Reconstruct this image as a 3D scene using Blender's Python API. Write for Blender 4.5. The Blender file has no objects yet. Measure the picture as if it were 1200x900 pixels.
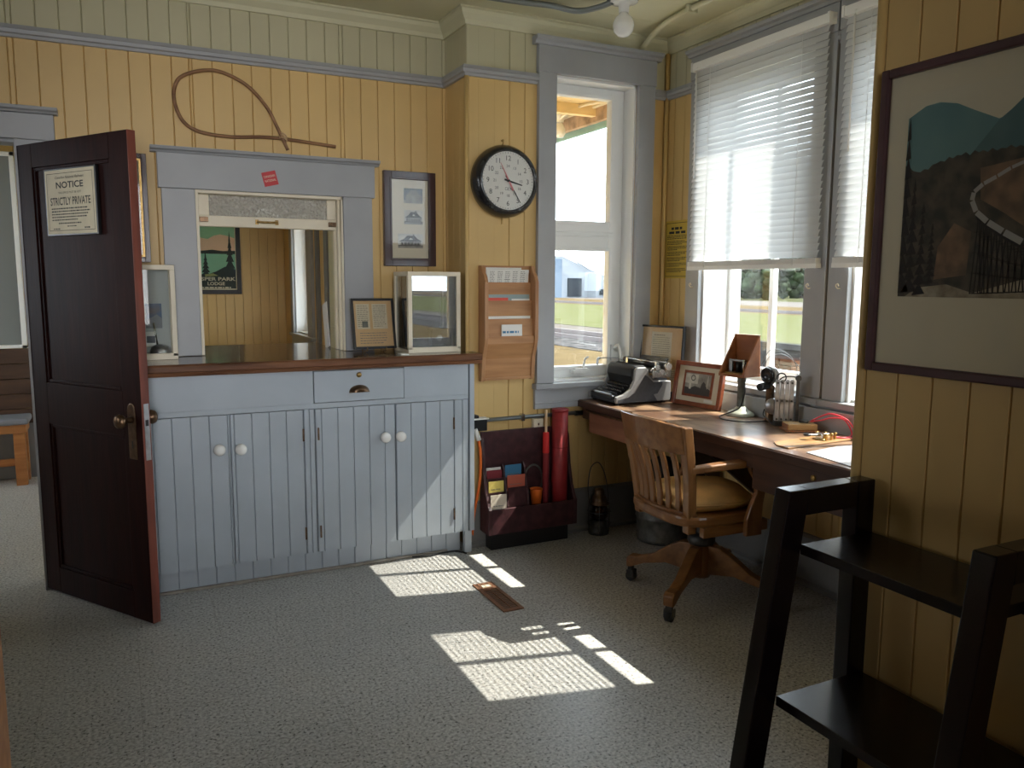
import bpy, math, random
from mathutils import Matrix, Vector
random.seed(7)
S = bpy.context.scene
COL = S.collection
PI = math.pi
def R(d): return math.radians(d)

# ------------------------------------------------------------------ mesh builder
class MB:
    def __init__(s, off=(0, 0, 0)):
        s.v = []; s.f = []; s.mi = []; s.sm = []; s.off = Vector(off); s.m = None; s.cur = 0
    def add(s, vs, fs, smooth=False):
        b = len(s.v)
        for p in vs:
            p = Vector(p)
            if s.m is not None: p = s.m @ p
            s.v.append(tuple(p - s.off))
        for f in fs:
            s.f.append([b + i for i in f]); s.mi.append(s.cur); s.sm.append(smooth)
        return s
    def mat(s, i): s.cur = i; return s
    def box(s, x0, x1, y0, y1, z0, z1):
        if x0 > x1: x0, x1 = x1, x0
        if y0 > y1: y0, y1 = y1, y0
        if z0 > z1: z0, z1 = z1, z0
        vs = [(x, y, z) for z in (z0, z1) for y in (y0, y1) for x in (x0, x1)]
        return s.add(vs, [(0, 2, 3, 1), (4, 5, 7, 6), (0, 1, 5, 4), (2, 6, 7, 3), (0, 4, 6, 2), (1, 3, 7, 5)])
    def beam(s, p0, p1, w, h, up=(0, 0, 1)):
        p0 = Vector(p0); p1 = Vector(p1); d = (p1 - p0).normalized(); up = Vector(up)
        a = d.cross(up).normalized() * (w / 2); b = a.cross(d).normalized() * (h / 2)
        r = lambda p: [p - a - b, p + a - b, p + a + b, p - a + b]
        return s.loft([r(p0), r(p1)])
    def loft(s, rings, caps=True, smooth=False, closed=False):
        n = len(rings[0]); vs = [p for r in rings for p in r]; fs = []
        k = len(rings)
        for i in range(k if closed else k - 1):
            j = (i + 1) % k
            for q in range(n):
                t = (q + 1) % n
                fs.append((i * n + q, i * n + t, j * n + t, j * n + q))
        s.add(vs, fs, smooth)
        if caps and not closed:
            b = len(s.v) - len(vs)
            s.f.append([b + i for i in range(n)][::-1]); s.mi.append(s.cur); s.sm.append(False)
            s.f.append([b + (k - 1) * n + i for i in range(n)]); s.mi.append(s.cur); s.sm.append(False)
        return s
    def cyl(s, p0, p1, r0, r1=None, n=20, smooth=True):
        r1 = r0 if r1 is None else r1
        p0 = Vector(p0); p1 = Vector(p1); d = (p1 - p0).normalized()
        a = d.orthogonal().normalized(); b = d.cross(a)
        rg = lambda p, r: [p + (a * math.cos(2 * PI * i / n) + b * math.sin(2 * PI * i / n)) * r for i in range(n)]
        return s.loft([rg(p0, r0), rg(p1, r1)], True, smooth)
    def tube(s, pts, r, n=10, sub=6, closed=False):
        P = [Vector(p) for p in pts]
        if sub > 1 and len(P) > 2:
            Q = []; m = len(P)
            for i in range(m if closed else m - 1):
                g = lambda j: P[j % m] if closed else P[max(0, min(m - 1, j))]
                a, b, c, d = g(i - 1), g(i), g(i + 1), g(i + 2)
                for k in range(sub):
                    t = k / sub
                    Q.append(0.5 * ((2 * b) + (c - a) * t + (2 * a - 5 * b + 4 * c - d) * t * t + (3 * b - a - 3 * c + d) * t ** 3))
            if not closed: Q.append(P[-1])
            P = Q
        rings = []; nrm = None; m = len(P)
        for i, p in enumerate(P):
            if closed: d = (P[(i + 1) % m] - P[i - 1]).normalized()
            else: d = (P[min(i + 1, m - 1)] - P[max(i - 1, 0)]).normalized()
            if nrm is None: nrm = d.orthogonal().normalized()
            nrm = (nrm - d * nrm.dot(d)).normalized(); b = d.cross(nrm)
            rr = r(i / (m - 1)) if callable(r) else r
            rings.append([p + (nrm * math.cos(2 * PI * k / n) + b * math.sin(2 * PI * k / n)) * rr for k in range(n)])
        return s.loft(rings, True, True, closed)
    def lathe(s, prof, c=(0, 0, 0), axis='z', n=28, smooth=True):
        c = Vector(c); rings = []
        for r, h in prof:
            rg = []
            for i in range(n):
                a = 2 * PI * i / n; u, w = max(r, 1e-4) * math.cos(a), max(r, 1e-4) * math.sin(a)
                if axis == 'z': p = (u, w, h)
                elif axis == 'y': p = (w, h, u)
                else: p = (h, u, w)
                rg.append(c + Vector(p))
            rings.append(rg)
        return s.loft(rings, True, smooth)
    def prism(s, pts, plane, t0, t1):
        """pts in 2-D; plane 'xz' extrudes along y, 'xy' along z, 'yz' along x"""
        def g(p, t):
            if plane == 'xz': return (p[0], t, p[1])
            if plane == 'xy': return (p[0], p[1], t)
            return (t, p[0], p[1])
        return s.loft([[g(p, t0) for p in pts], [g(p, t1) for p in pts]])
    def sphere(s, c, rx, ry=None, rz=None, n=20, k=12):
        ry = ry or rx; rz = rz or rx; rings = []
        for j in range(k + 1):
            a = -PI / 2 + PI * j / k; q = max(math.cos(a), 1e-3)
            rings.append([(c[0] + rx * q * math.cos(2 * PI * i / n), c[1] + ry * q * math.sin(2 * PI * i / n), c[2] + rz * math.sin(a)) for i in range(n)])
        return s.loft(rings, True, True)
    def poly(s, pts): return s.add(pts, [list(range(len(pts)))])
    def rect(s, u0, u1, v0, v1, w=0): return s.add([(u0, v0, w), (u1, v0, w), (u1, v1, w), (u0, v1, w)], [(0, 1, 2, 3)])
    def rows(s, u0, u1, v1, n, dv, h, w=.0006, ragged=.15, gap=0.1, word=.012):
        """rows of little printed dashes"""
        for i in range(n):
            v = v1 - i * dv; u = u0; end = u1 - random.random() * ragged * (u1 - u0) * (1 if i == n - 1 else .25)
            while u < end - .001:
                e = min(end, u + word * (0.4 + random.random()))
                s.rect(u, e, v - h, v, w); u = e + word * .28
        return s
    def text(s, txt, u, v, size, w=.0008, width=None, align='CENTER', bold=0.0, shear=0.0):
        c = bpy.data.curves.new('t', 'FONT'); c.body = txt; c.size = size; c.align_x = align; c.offset = bold * size
        c.shear = shear; c.resolution_u = 3
        o = bpy.data.objects.new('t', c); COL.objects.link(o)
        dg = bpy.context.evaluated_depsgraph_get(); me = bpy.data.meshes.new_from_object(o.evaluated_get(dg))
        xs = [q.co.x for q in me.vertices]
        k = 1.0
        if width and xs: k = width / max(1e-6, (max(xs) - min(xs)))
        s.add([(u + q.co.x * k, v + q.co.y, w) for q in me.vertices], [list(p.vertices) for p in me.polygons])
        bpy.data.objects.remove(o); bpy.data.curves.remove(c); bpy.data.meshes.remove(me)
        return s
    def build(s, name, mats, parent=None, bevel=0, seg=2, loc=None):
        me = bpy.data.meshes.new(name); me.from_pydata(s.v, [], s.f)
        mats = mats if isinstance(mats, (list, tuple)) else [mats]
        for m in mats: me.materials.append(m)
        for p, i, q in zip(me.polygons, s.mi, s.sm): p.material_index = min(i, len(mats) - 1); p.use_smooth = q
        me.update()
        import bmesh
        bm = bmesh.new(); bm.from_mesh(me); bmesh.ops.recalc_face_normals(bm, faces=bm.faces); bm.to_mesh(me); bm.free()
        o = bpy.data.objects.new(name, me); COL.objects.link(o)
        if parent is not None: o.parent = parent
        if loc is not None: o.location = loc
        if bevel:
            b = o.modifiers.new('bevel', 'BEVEL'); b.width = bevel; b.segments = seg; b.limit_method = 'ANGLE'; b.angle_limit = R(40)
            b.harden_normals = False
        return o

def frame(o, ux, uy):
    """matrix taking (u,v,w) to world: w = ux x uy"""
    ux = Vector(ux).normalized(); uy = Vector(uy).normalized(); w = ux.cross(uy)
    m = Matrix.Identity(4)
    for i in range(3): m[i][0] = ux[i]; m[i][1] = uy[i]; m[i][2] = w[i]; m[i][3] = o[i]
    return m

def thing(name, label, cat, loc=(0, 0, 0), rz=0, group=None, rot=None):
    o = bpy.data.objects.new(name, None); COL.objects.link(o); o.location = loc
    o.rotation_euler = rot if rot else (0, 0, rz); o.empty_display_size = .05
    o['label'] = label; o['category'] = cat
    if group: o['group'] = group
    return o
def tag(o, label, cat, group=None):
    o['label'] = label; o['category'] = cat
    if group: o['group'] = group
    return o
def struct(o, label=None, cat=None):
    o['kind'] = 'structure'
    if label: o['label'] = label
    if cat: o['category'] = cat
    return o
def sthing(name, label, cat, loc=(0, 0, 0), rz=0): return struct(thing(name, label, cat, loc, rz))
def lab(o, t): o['label'] = t; return o

# ------------------------------------------------------------------ materials
MT = {}
def mat(name, col, rough=.5, metal=0, spec=.5, var=0, scale=8, bump=0, bscale=60, coat=0, trans=0, stretch=None, col2=None, detail=4, c0=.35, c1=.65):
    m = bpy.data.materials.new(name); m.use_nodes = True; nt = m.node_tree; N = nt.nodes; L = nt.links
    b = N['Principled BSDF']; b.inputs['Roughness'].default_value = rough; b.inputs['Metallic'].default_value = metal
    b.inputs['Specular IOR Level'].default_value = spec
    if coat: b.inputs['Coat Weight'].default_value = coat; b.inputs['Coat Roughness'].default_value = .08
    c = tuple(col) + (1,)
    tc = N.new('ShaderNodeTexCoord'); mp = N.new('ShaderNodeMapping'); L.new(tc.outputs['Object'], mp.inputs[0])
    if stretch: mp.inputs['Scale'].default_value = stretch
    if var or col2:
        n = N.new('ShaderNodeTexNoise'); n.inputs['Scale'].default_value = scale; n.inputs['Detail'].default_value = detail; L.new(mp.outputs[0], n.inputs['Vector'])
        rp = N.new('ShaderNodeValToRGB'); L.new(n.outputs['Fac'], rp.inputs[0])
        d = tuple(col2) + (1,) if col2 else tuple(x * (1 - var) for x in col) + (1,)
        e = c if col2 else tuple(min(1, x * (1 + var)) for x in col) + (1,)
        rp.color_ramp.elements[0].position = c0; rp.color_ramp.elements[1].position = c1
        rp.color_ramp.elements[0].color = d; rp.color_ramp.elements[1].color = e
        L.new(rp.outputs[0], b.inputs['Base Color'])
    else: b.inputs['Base Color'].default_value = c
    if bump:
        n = N.new('ShaderNodeTexNoise'); n.inputs['Scale'].default_value = bscale; L.new(mp.outputs[0], n.inputs['Vector'])
        bp = N.new('ShaderNodeBump'); bp.inputs['Strength'].default_value = bump; bp.inputs['Distance'].default_value = .01
        L.new(n.outputs['Fac'], bp.inputs['Height']); L.new(bp.outputs[0], b.inputs['Normal'])
    MT[name] = m
    return m
def wood(name, c1, c2, axis='z', rough=.45, coat=0, fine=1.0, spec=.4, bump=.08):
    st = {'x': (.12, 1, 1), 'y': (1, .12, 1), 'z': (1, 1, .12)}[axis]
    return mat(name, c1, rough, 0, spec, col2=c2, scale=28 * fine, stretch=st, detail=6, bump=bump, bscale=60 * fine, coat=coat, c0=.3, c1=.7)

YEL = mat('yellow board paint', (.635, .43, .168), .45, var=.05, scale=2.5, bump=.03, bscale=40)
OLV = mat('olive cream frieze paint', (.50, .465, .30), .5, var=.05, scale=2.5, bump=.03, bscale=40)
CEI = mat('pale olive ceiling paint', (.60, .57, .38), .5, var=.03, scale=3)
TRIM = mat('grey blue trim paint', (.345, .352, .362), .4, var=.04, scale=5, bump=.02, bscale=30)
CABM = mat('pale blue grey cabinet paint', (.405, .45, .495), .38, var=.05, scale=4, bump=.03, bscale=35)
WHT = mat('white window paint', (.80, .80, .78), .4, var=.02, scale=4)
CREAM = mat('cream paint', (.76, .68, .52), .45, var=.04, scale=6)
BASEG = mat('dull grey baseboard paint', (.18, .18, .178), .5, var=.08, scale=5)
DOORM = wood('dark mahogany door', (.026, .0075, .006), (.014, .0045, .004), 'z', .5, 0, spec=.06)
DOORE = wood('worn red door edge', (.26, .065, .04), (.13, .035, .022), 'z', .5)
CTOP = wood('glossy dark counter wood', (.085, .036, .018), (.032, .013, .008), 'x', .22, .5)
CEDGE = wood('brown counter edge wood', (.22, .095, .045), (.07, .028, .014), 'x', .4)
DESK = mat('worn dark desk wood', (.44, .285, .17), .32, 0, .45, col2=(.13, .07, .042), scale=9, stretch=(1, .35, 1), detail=9, bump=.1, bscale=40, coat=.3, c0=.45, c1=.72)
PLANK = wood('dark plank wood', (.09, .045, .024), (.045, .022, .013), 'x', .5)
DESKF = wood('dark desk front wood', (.075, .033, .02), (.04, .018, .012), 'y', .45)
DRAWW = wood('reddish drawer wood', (.34, .15, .085), (.20, .08, .045), 'y', .45)
OAK = wood('golden oak', (.30, .138, .048), (.175, .072, .024), 'z', .35, .2)
OAKY = wood('golden oak along', (.30, .138, .048), (.175, .072, .024), 'x', .35, .2)
RACKW = wood('honey oak', (.52, .27, .12), (.36, .17, .07), 'x', .42)
RACKS = wood('honey oak side', (.50, .27, .13), (.36, .17, .075), 'z', .42)
PINE = wood('orange pine', (.50, .22, .07), (.34, .13, .04), 'x', .45)
BOXW = wood('resonator wood', (.36, .13, .045), (.22, .075, .025), 'y', .35, .3)
FRW = wood('reddish frame wood', (.30, .085, .035), (.18, .045, .02), 'y', .3, .3)
ESP = mat('espresso shelf stain', (.0075, .0042, .0048), .26, spec=.42, var=.25, scale=14)
MAH = wood('dark mahogany frame', (.06, .018, .014), (.028, .009, .008), 'z', .3, .3)
PURP = mat('plum brown frame', (.075, .03, .034), .35, var=.2, scale=12)
BLK = mat('black paint', (.012, .012, .013), .35)
BLKM = mat('black enamel', (.018, .018, .02), .25, coat=.3, var=.2, scale=30)
RUB = mat('black rubber', (.02, .02, .02), .6)
IRON = mat('dark iron', (.07, .068, .065), .45, metal=.6, var=.3, scale=30)
STEEL = mat('bright steel', (.62, .62, .60), .25, metal=1)
DULLM = mat('dull aluminium', (.42, .42, .43), .4, metal=.9, var=.2, scale=25)
BRASS = mat('aged brass', (.42, .27, .10), .35, metal=1, var=.25, scale=40)
BRONZE = mat('dark bronze', (.16, .10, .06), .35, metal=.9, var=.3, scale=40)
PORC = mat('white porcelain', (.82, .81, .77), .2)
PAPER = mat('white paper', (.78, .77, .72), .7)
OLDP = mat('aged paper', (.60, .53, .37), .7, var=.06, scale=15)
TANP = mat('tan backing paper', (.60, .40, .20), .7, var=.05, scale=10)
MATB = mat('cream picture mount', (.66, .60, .46), .7)
INK = mat('black ink', (.02, .02, .022), .7)
INKG = mat('grey printed text', (.20, .19, .16), .8)
FLOORM = None
GALV = mat('galvanised steel', (.20, .20, .19), .5, metal=.6, var=.35, scale=18)
TRUNK = mat('oxblood painted wood', (.05, .016, .019), .45, var=.35, scale=22, bump=.15, bscale=30)
REDT = mat('crimson canvas tube', (.30, .022, .025), .5, var=.15, scale=20)
REDF = mat('bright red cloth', (.62, .02, .018), .7)
REDD = mat('dark red cloth', (.22, .016, .02), .75)
STICK = mat('pale stick wood', (.62, .42, .24), .55)
ORNG = mat('orange plastic', (.80, .16, .02), .4)
CUSH = mat('tan leatherette', (.72, .46, .19), .55, var=.14, scale=9, bump=.12, bscale=25)
VENTM = mat('coppery floor register', (.26, .13, .075), .5, metal=.35, var=.15, scale=30)
TYPC = mat('black crackle enamel', (.016, .016, .018), .6, 0, .2)
TYPG = mat('silver grey typewriter enamel', (.27, .27, .27), .4, var=.08, scale=30)
TYPD = mat('dark crackle enamel', (.045, .047, .055), .55, var=.15, scale=60, bump=.1, bscale=200)
GRNM = mat('pale green enamel', (.50, .53, .44), .4, var=.1, scale=20)
GRND = mat('dark worn green metal', (.12, .13, .115), .45, metal=.3, var=.3, scale=30)
REDW = mat('red wire insulation', (.75, .06, .09), .4)
CONDG = mat('grey conduit', (.20, .22, .22), .4, metal=.5)
RED = mat('red sticker', (.50, .02, .025), .5)
STONE = mat('slate photo grey', (.14, .15, .17), .6)
PHD = mat('dark photo tone', (.055, .052, .05), .6)
PHM = mat('mid photo tone', (.28, .27, .24), .6, var=.3, scale=30)
PHL = mat('light photo tone', (.55, .54, .48), .6, var=.15, scale=30)
BLUEC = mat('blue card', (.05, .20, .36), .7)
ORC = mat('salmon red card', (.52, .12, .07), .7)
YELC = mat('yellow card', (.78, .62, .16), .7)
CRC = mat('cream card', (.78, .68, .55), .7)
MARC = mat('maroon card', (.20, .02, .03), .7)
YELN = mat('yellow notice card', (.55, .38, .05), .6)
TEALC = mat('grey teal booklet', (.28, .36, .36), .6)
CORAL = mat('coral red booklet', (.70, .09, .06), .5)
MIRR = mat('case lining', (.10, .11, .12), .3)

def floor_material():
    m = bpy.data.materials.new('speckled vinyl tile'); m.use_nodes = True; nt = m.node_tree; N = nt.nodes; L = nt.links
    b = N['Principled BSDF']; b.inputs['Roughness'].default_value = .38; b.inputs['Specular IOR Level'].default_value = .45
    tc = N.new('ShaderNodeTexCoord')
    def noise(sc, det, p0, p1, a, c):
        n = N.new('ShaderNodeTexNoise'); n.inputs['Scale'].default_value = sc; n.inputs['Detail'].default_value = det; L.new(tc.outputs['Object'], n.inputs['Vector'])
        r = N.new('ShaderNodeValToRGB'); r.color_ramp.elements[0].position = p0; r.color_ramp.elements[1].position = p1
        r.color_ramp.elements[0].color = a; r.color_ramp.elements[1].color = c; L.new(n.outputs['Fac'], r.inputs[0]); return n, r
    n1, r1 = noise(95, 3, .36, .62, (.37, .365, .35, 1), (.66, .65, .625, 1))
    n2, r2 = noise(92, 2, .33, .41, (.24, .235, .225, 1), (1, 1, 1, 1))
    n3, r3 = noise(1.6, 3, .3, .7, (.86, .86, .86, 1), (1, 1, 1, 1))
    mx = N.new('ShaderNodeMixRGB'); mx.blend_type = 'MULTIPLY'; mx.inputs[0].default_value = 1; L.new(r1.outputs[0], mx.inputs[1]); L.new(r2.outputs[0], mx.inputs[2])
    mx2 = N.new('ShaderNodeMixRGB'); mx2.blend_type = 'MULTIPLY'; mx2.inputs[0].default_value = 1; L.new(mx.outputs[0], mx2.inputs[1]); L.new(r3.outputs[0], mx2.inputs[2])
    br = N.new('ShaderNodeTexBrick'); br.offset = 0; br.inputs['Scale'].default_value = 1; br.inputs['Brick Width'].default_value = .305; br.inputs['Row Height'].default_value = .305
    br.inputs['Mortar Size'].default_value = .0012; br.inputs['Color1'].default_value = (1, 1, 1, 1); br.inputs['Color2'].default_value = (.95, .95, .95, 1); br.inputs['Mortar'].default_value = (.72, .7, .68, 1)
    L.new(tc.outputs['Object'], br.inputs['Vector'])
    mx3 = N.new('ShaderNodeMixRGB'); mx3.blend_type = 'MULTIPLY'; mx3.inputs[0].default_value = 1; L.new(mx2.outputs[0], mx3.inputs[1]); L.new(br.outputs['Color'], mx3.inputs[2])
    L.new(mx3.outputs[0], b.inputs['Base Color'])
    rr = N.new('ShaderNodeMapRange'); rr.inputs[3].default_value = .3; rr.inputs[4].default_value = .5; L.new(n3.outputs['Fac'], rr.inputs[0]); L.new(rr.outputs[0], b.inputs['Roughness'])
    bp = N.new('ShaderNodeBump'); bp.inputs['Strength'].default_value = .03; bp.inputs['Distance'].default_value = .001; L.new(n1.outputs['Fac'], bp.inputs['Height']); L.new(bp.outputs[0], b.inputs['Normal'])
    return m
FLOORM = floor_material()

def glass(name, tint=(1, 1, 1), refl=.06, rough=0.0, frost=False):
    m = bpy.data.materials.new(name); m.use_nodes = True; nt = m.node_tree; N = nt.nodes; L = nt.links
    for n in list(N):
        if n.type != 'OUTPUT_MATERIAL': N.remove(n)
    out = [n for n in N if n.type == 'OUTPUT_MATERIAL'][0]
    t = N.new('ShaderNodeBsdfTransparent'); t.inputs[0].default_value = tuple(tint) + (1,)
    g = N.new('ShaderNodeBsdfGlossy'); g.inputs['Roughness'].default_value = rough
    lw = N.new('ShaderNodeLayerWeight'); lw.inputs[0].default_value = .5
    mr = N.new('ShaderNodeMapRange'); mr.inputs[1].default_value = .0; mr.inputs[2].default_value = 1; mr.inputs[3].default_value = refl; mr.inputs[4].default_value = min(1, refl + .5)
    pw = N.new('ShaderNodeMath'); pw.operation = 'POWER'; pw.inputs[1].default_value = 3; L.new(lw.outputs['Facing'], pw.inputs[0]); L.new(pw.outputs[0], mr.inputs[0])
    mx = N.new('ShaderNodeMixShader'); L.new(mr.outputs[0], mx.inputs[0]); L.new(t.outputs[0], mx.inputs[1]); L.new(g.outputs[0], mx.inputs[2])
    L.new(mx.outputs[0], out.inputs[0])
    return m
GLASS = glass('clear window glass', (.97, .985, .98), .04)
CASEG = glass('display case glass', (.68, .70, .71), .17)
PICG = glass('picture glass', (.97, .97, .97), .012)
def textured_glass():
    m = bpy.data.materials.new('textured obscure glass'); m.use_nodes = True; nt = m.node_tree; N = nt.nodes; L = nt.links
    b = N['Principled BSDF']; b.inputs['Base Color'].default_value = (.62, .60, .53, 1); b.inputs['Roughness'].default_value = .1; b.inputs['Specular IOR Level'].default_value = 1
    b.inputs['Transmission Weight'].default_value = .12; b.inputs['Metallic'].default_value = .25
    tc = N.new('ShaderNodeTexCoord'); v = N.new('ShaderNodeTexVoronoi'); v.inputs['Scale'].default_value = 75; L.new(tc.outputs['Object'], v.inputs['Vector'])
    bp = N.new('ShaderNodeBump'); bp.inputs['Strength'].default_value = 1; bp.inputs['Distance'].default_value = .01; L.new(v.outputs['Distance'], bp.inputs['Height']); L.new(bp.outputs[0], b.inputs['Normal'])
    return m
TGLASS = textured_glass()
def slat_material():
    m = bpy.data.materials.new('white translucent slat'); m.use_nodes = True; nt = m.node_tree; N = nt.nodes; L = nt.links
    b = N['Principled BSDF']; b.inputs['Base Color'].default_value = (.84, .84, .82, 1); b.inputs['Roughness'].default_value = .4
    t = N.new('ShaderNodeBsdfTranslucent'); t.inputs[0].default_value = (.50, .51, .52, 1)
    mx = N.new('ShaderNodeMixShader'); mx.inputs[0].default_value = .45
    out = [n for n in N if n.type == 'OUTPUT_MATERIAL'][0]
    L.new(b.outputs[0], mx.inputs[1]); L.new(t.outputs[0], mx.inputs[2]); L.new(mx.outputs[0], out.inputs[0])
    return m
SLAT = slat_material()
SUN_E, SKY_E, EXPO = 6.4, 4.0, 1.22
AREAS = [('fill_light_front', (.1, -2.17, 1.7), (.14, 1, .0), 1.6, 1.6, 6, (.98, .98, 1), 46), ('fill_light_left', (-1.97, 2.9, 1.7), (1, -.03, 0), 1.2, 1.4, 1.7, (.92, .96, 1), 56)]  # added fill lamps in front of solid walls, no windows there
# ------------------------------------------------------------------ room shell
XD, YA, YB, XC, YS = 1.63, 4.15, 3.85, 2.87, 1.37      # pier/right wall, ticket wall, bay back, bay front, bay side
ZR, ZC = 2.46, 2.77
def boards(mb, along, a0, a1, z0, z1, front, back, pitch=.0892, phase=0.0, ch=.0032):
    k = math.floor((a0 - phase) / pitch); s = 1 if back > front else -1
    while phase + k * pitch < a1 - 1e-6:
        a = max(a0, phase + k * pitch); b = min(a1, phase + (k + 1) * pitch); k += 1
        if b - a < .004: continue
        c = min(ch, (b - a) / 3)
        P = [(a, back), (b, back), (b, front + s * c * 2.0), (b - c, front), (a + c, front), (a, front + s * c * 2.0)]
        if along == 'x': mb.prism(P, 'xy', z0, z1)
        else: mb.prism([(q[1], q[0]) for q in P], 'xy', z0, z1)
def wall(name, along, front, back, rects, phase=0.0, label=None):
    mb = MB()
    for a0, a1, z0, z1 in rects:
        if z0 < ZR:
            mb.mat(0); boards(mb, along, a0, a1, z0, min(z1, ZR), front, back, phase=phase)
        if z1 > ZR:
            mb.mat(1); boards(mb, along, a0, a1, max(z0, ZR), z1, front, back, phase=phase)
    return struct(mb.build(name, [YEL, OLV]), label or name.replace('_', ' ') + ' of yellow vertical boards', 'wall')
wall('wall_ticket', 'x', YA, YA + .12, [(-2.2, -1.145, 0, ZC), (-1.145, -.37, 2.03, ZC), (-.37, .352, 0, ZC), (.352, 1.06, 1.85, ZC), (.352, 1.06, 0, 1.0), (1.06, XD + .22, 0, ZC)], phase=.008,
     label='yellow boarded wall with the ticket window and the open doorway')
wall('wall_pier', 'y', XD, XD + .22, [(YB + .0006, YA, 0, ZC)], phase=.02, label='short dark yellow return wall left of the clock')
wall('wall_bay_back', 'x', YB, YB + .22, [(XD + .0006, 2.134, 0, ZC), (2.134, 2.656, 0, .86), (2.134, 2.656, 2.51, ZC), (2.656, XC + .0, 0, ZC)], phase=1.69 - .089 * 3,
     label='yellow boarded wall carrying the clock and the tall narrow window')
wall('wall_bay_front', 'y', XC, XC + .26, [(YS - .22, 1.739, 0, ZC), (1.739, 2.49, 0, .89), (1.739, 2.49, 2.50, ZC), (2.49, 2.739, 0, ZC), (2.739, 3.49, 0, .89), (2.739, 3.49, 2.50, ZC), (3.49, YB + .22, 0, ZC)], phase=.03,
     label='yellow boarded bay wall with the two blind covered windows')
wall('wall_bay_side', 'x', YS, YS - .22, [(XD + .22, 2.134, 0, ZC), (2.134, 2.656, 0, .86), (2.134, 2.656, 2.51, ZC), (2.656, XC - .0, 0, ZC)], phase=.03)
wall('wall_right', 'y', XD, XD + .22, [(-2.4, YS, 0, ZC)], phase=1.27 - .0892 * 8, label='yellow boarded wall behind the big train print and ladder shelf')
wall('wall_left', 'y', -2.0, -2.2, [(-2.4, YA, 0, ZC)])
wall('wall_front', 'x', -2.2, -2.4, [(-2.2, XD, 0, ZC)])
# waiting room beyond the ticket window
wall('wall_waiting_right', 'y', XD, XD + .22, [(YA + .12, 5.0, 0, ZC), (5.0, 6.3, 0, .9), (5.0, 6.3, 2.45, ZC), (6.3, 7.66, 0, ZC), (7.66, 8.35, 0, .9), (7.66, 8.35, 2.45, ZC), (8.35, 9.0, 0, ZC)], phase=.01)
wall('wall_waiting_far', 'x', 8.9, 9.0, [(-.5, XD, 0, ZC)], phase=.03, label='far yellow boarded wall of the waiting room behind the poster')
wall('wall_waiting_left', 'x', 6.9, 7.0, [(-3.2, -.5, 0, ZC)], phase=.0)
wall('wall_waiting_return', 'y', -.5, -.6, [(7.0, 9.0, 0, ZC)])
wall('wall_waiting_side', 'y', -3.2, -3.4, [(YA, 5.2, 0, ZC), (5.2, 6.3, 0, .9), (5.2, 6.3, 2.2, ZC), (6.3, 7.0, 0, ZC)])  # opening added to let sky light into the waiting room
wall('wall_waiting_near', 'x', YA + .12, YA + .02, [(-3.4, -2.2, 0, ZC)])
struct(MB().box(-3.4, XC + .28, -2.4, 9.0, -.08, 0).build('floor', FLOORM), 'grey speckled vinyl tile floor with sun patches', 'floor')
mb = MB()
for i in range(20):
    y0 = -2.4 + i * .6
    mb.prism([(y0, ZC + .1), (y0, ZC + .004), (y0 + .004, ZC), (y0 + .596, ZC), (y0 + .6, ZC + .004), (y0 + .6, ZC + .1)], 'yz', -3.4, XC + .26)
struct(mb.build('ceiling', CEI), 'pale olive boarded ceiling', 'ceiling')

# picture rail, crown and baseboards
RAILP = [(0, 0), (.016, 0), (.02, .012), (.03, .016), (.034, .03), (.03, .034), (.026, .05), (0, .055)]
CROWNP = [(0, -.075), (.012, -.075), (.018, -.055), (.04, -.03), (.046, -.012), (.055, -.008), (.055, 0), (0, 0)]
BASEP = [(0, 0), (.03, 0), (.03, .02), (.02, .03), (.02, .235), (.012, .25), (0, .25)]
def mold(mb, p0, p1, z, prof, n, e0=0, e1=0):
    """profile run along a wall; e0/e1 mitre the ends (+1 outward corner, -1 inward corner)"""
    p0 = Vector((p0[0], p0[1], z)); p1 = Vector((p1[0], p1[1], z)); d = (p1 - p0).normalized(); n = Vector((n[0], n[1], 0))
    mb.loft([[p0 - d * (e0 * q[0]) + n * q[0] + Vector((0, 0, q[1])) for q in prof], [p1 + d * (e1 * q[0]) + n * q[0] + Vector((0, 0, q[1])) for q in prof]])
def runs(name, z, prof, m, segs, label, cat='trim'):
    mb = MB()
    for s_ in segs: mold(mb, s_[0], s_[1], z, prof, s_[2], *s_[3:])
    return struct(mb.build(name, m), label, cat)
runs('trim_1', ZR - .012, RAILP, TRIM, [((-2.0, YA), (XD, YA), (0, -1), 0, -1), ((XD, YA), (XD, YB), (-1, 0), -1, 1), ((XD, YB), (2.026, YB), (0, -1), 1, 0), ((2.766, YB), (XC, YB), (0, -1), 0, -1),
     ((XC, YB), (XC, 3.60), (-1, 0), -1, 0), ((XC, 2.6155), (XC, 2.5999), (-1, 0)), ((XC, 1.615), (XC, YS), (-1, 0))], 'grey blue picture rail running round the room')
runs('trim_2', ZC, CROWNP, CEI, [((-2.0, YA), (XD, YA), (0, -1), 0, -1), ((XD, YA), (XD, YB), (-1, 0), -1, 1), ((XD, YB), (XC, YB), (0, -1), 1, -1), ((XC, YB), (XC, YS), (-1, 0), -1, -1),
     ((XD, YS), (XD, -2.2), (-1, 0), 0, 0)], 'olive crown moulding under the ceiling')
runs('baseboard_bay', 0, BASEP, BASEG, [((XD, YB), (XC, YB), (0, -1), 0, -1), ((XC, YB), (XC, YS), (-1, 0), -1, 0)], 'dull grey baseboard round the bay', 'baseboard')
runs('baseboard_right', 0, [(q[0], q[1] * .55) for q in BASEP], BASEG, [((XD, YS), (XD, -2.2), (-1, 0))], 'low grey baseboard under the big print', 'baseboard')
mb = MB()
for x, y in ((XD - .006, YB - .006), ):
    mb.cyl((x + .004, y + .004, .25), (x + .004, y + .004, ZR - .012), .012, n=12)
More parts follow.
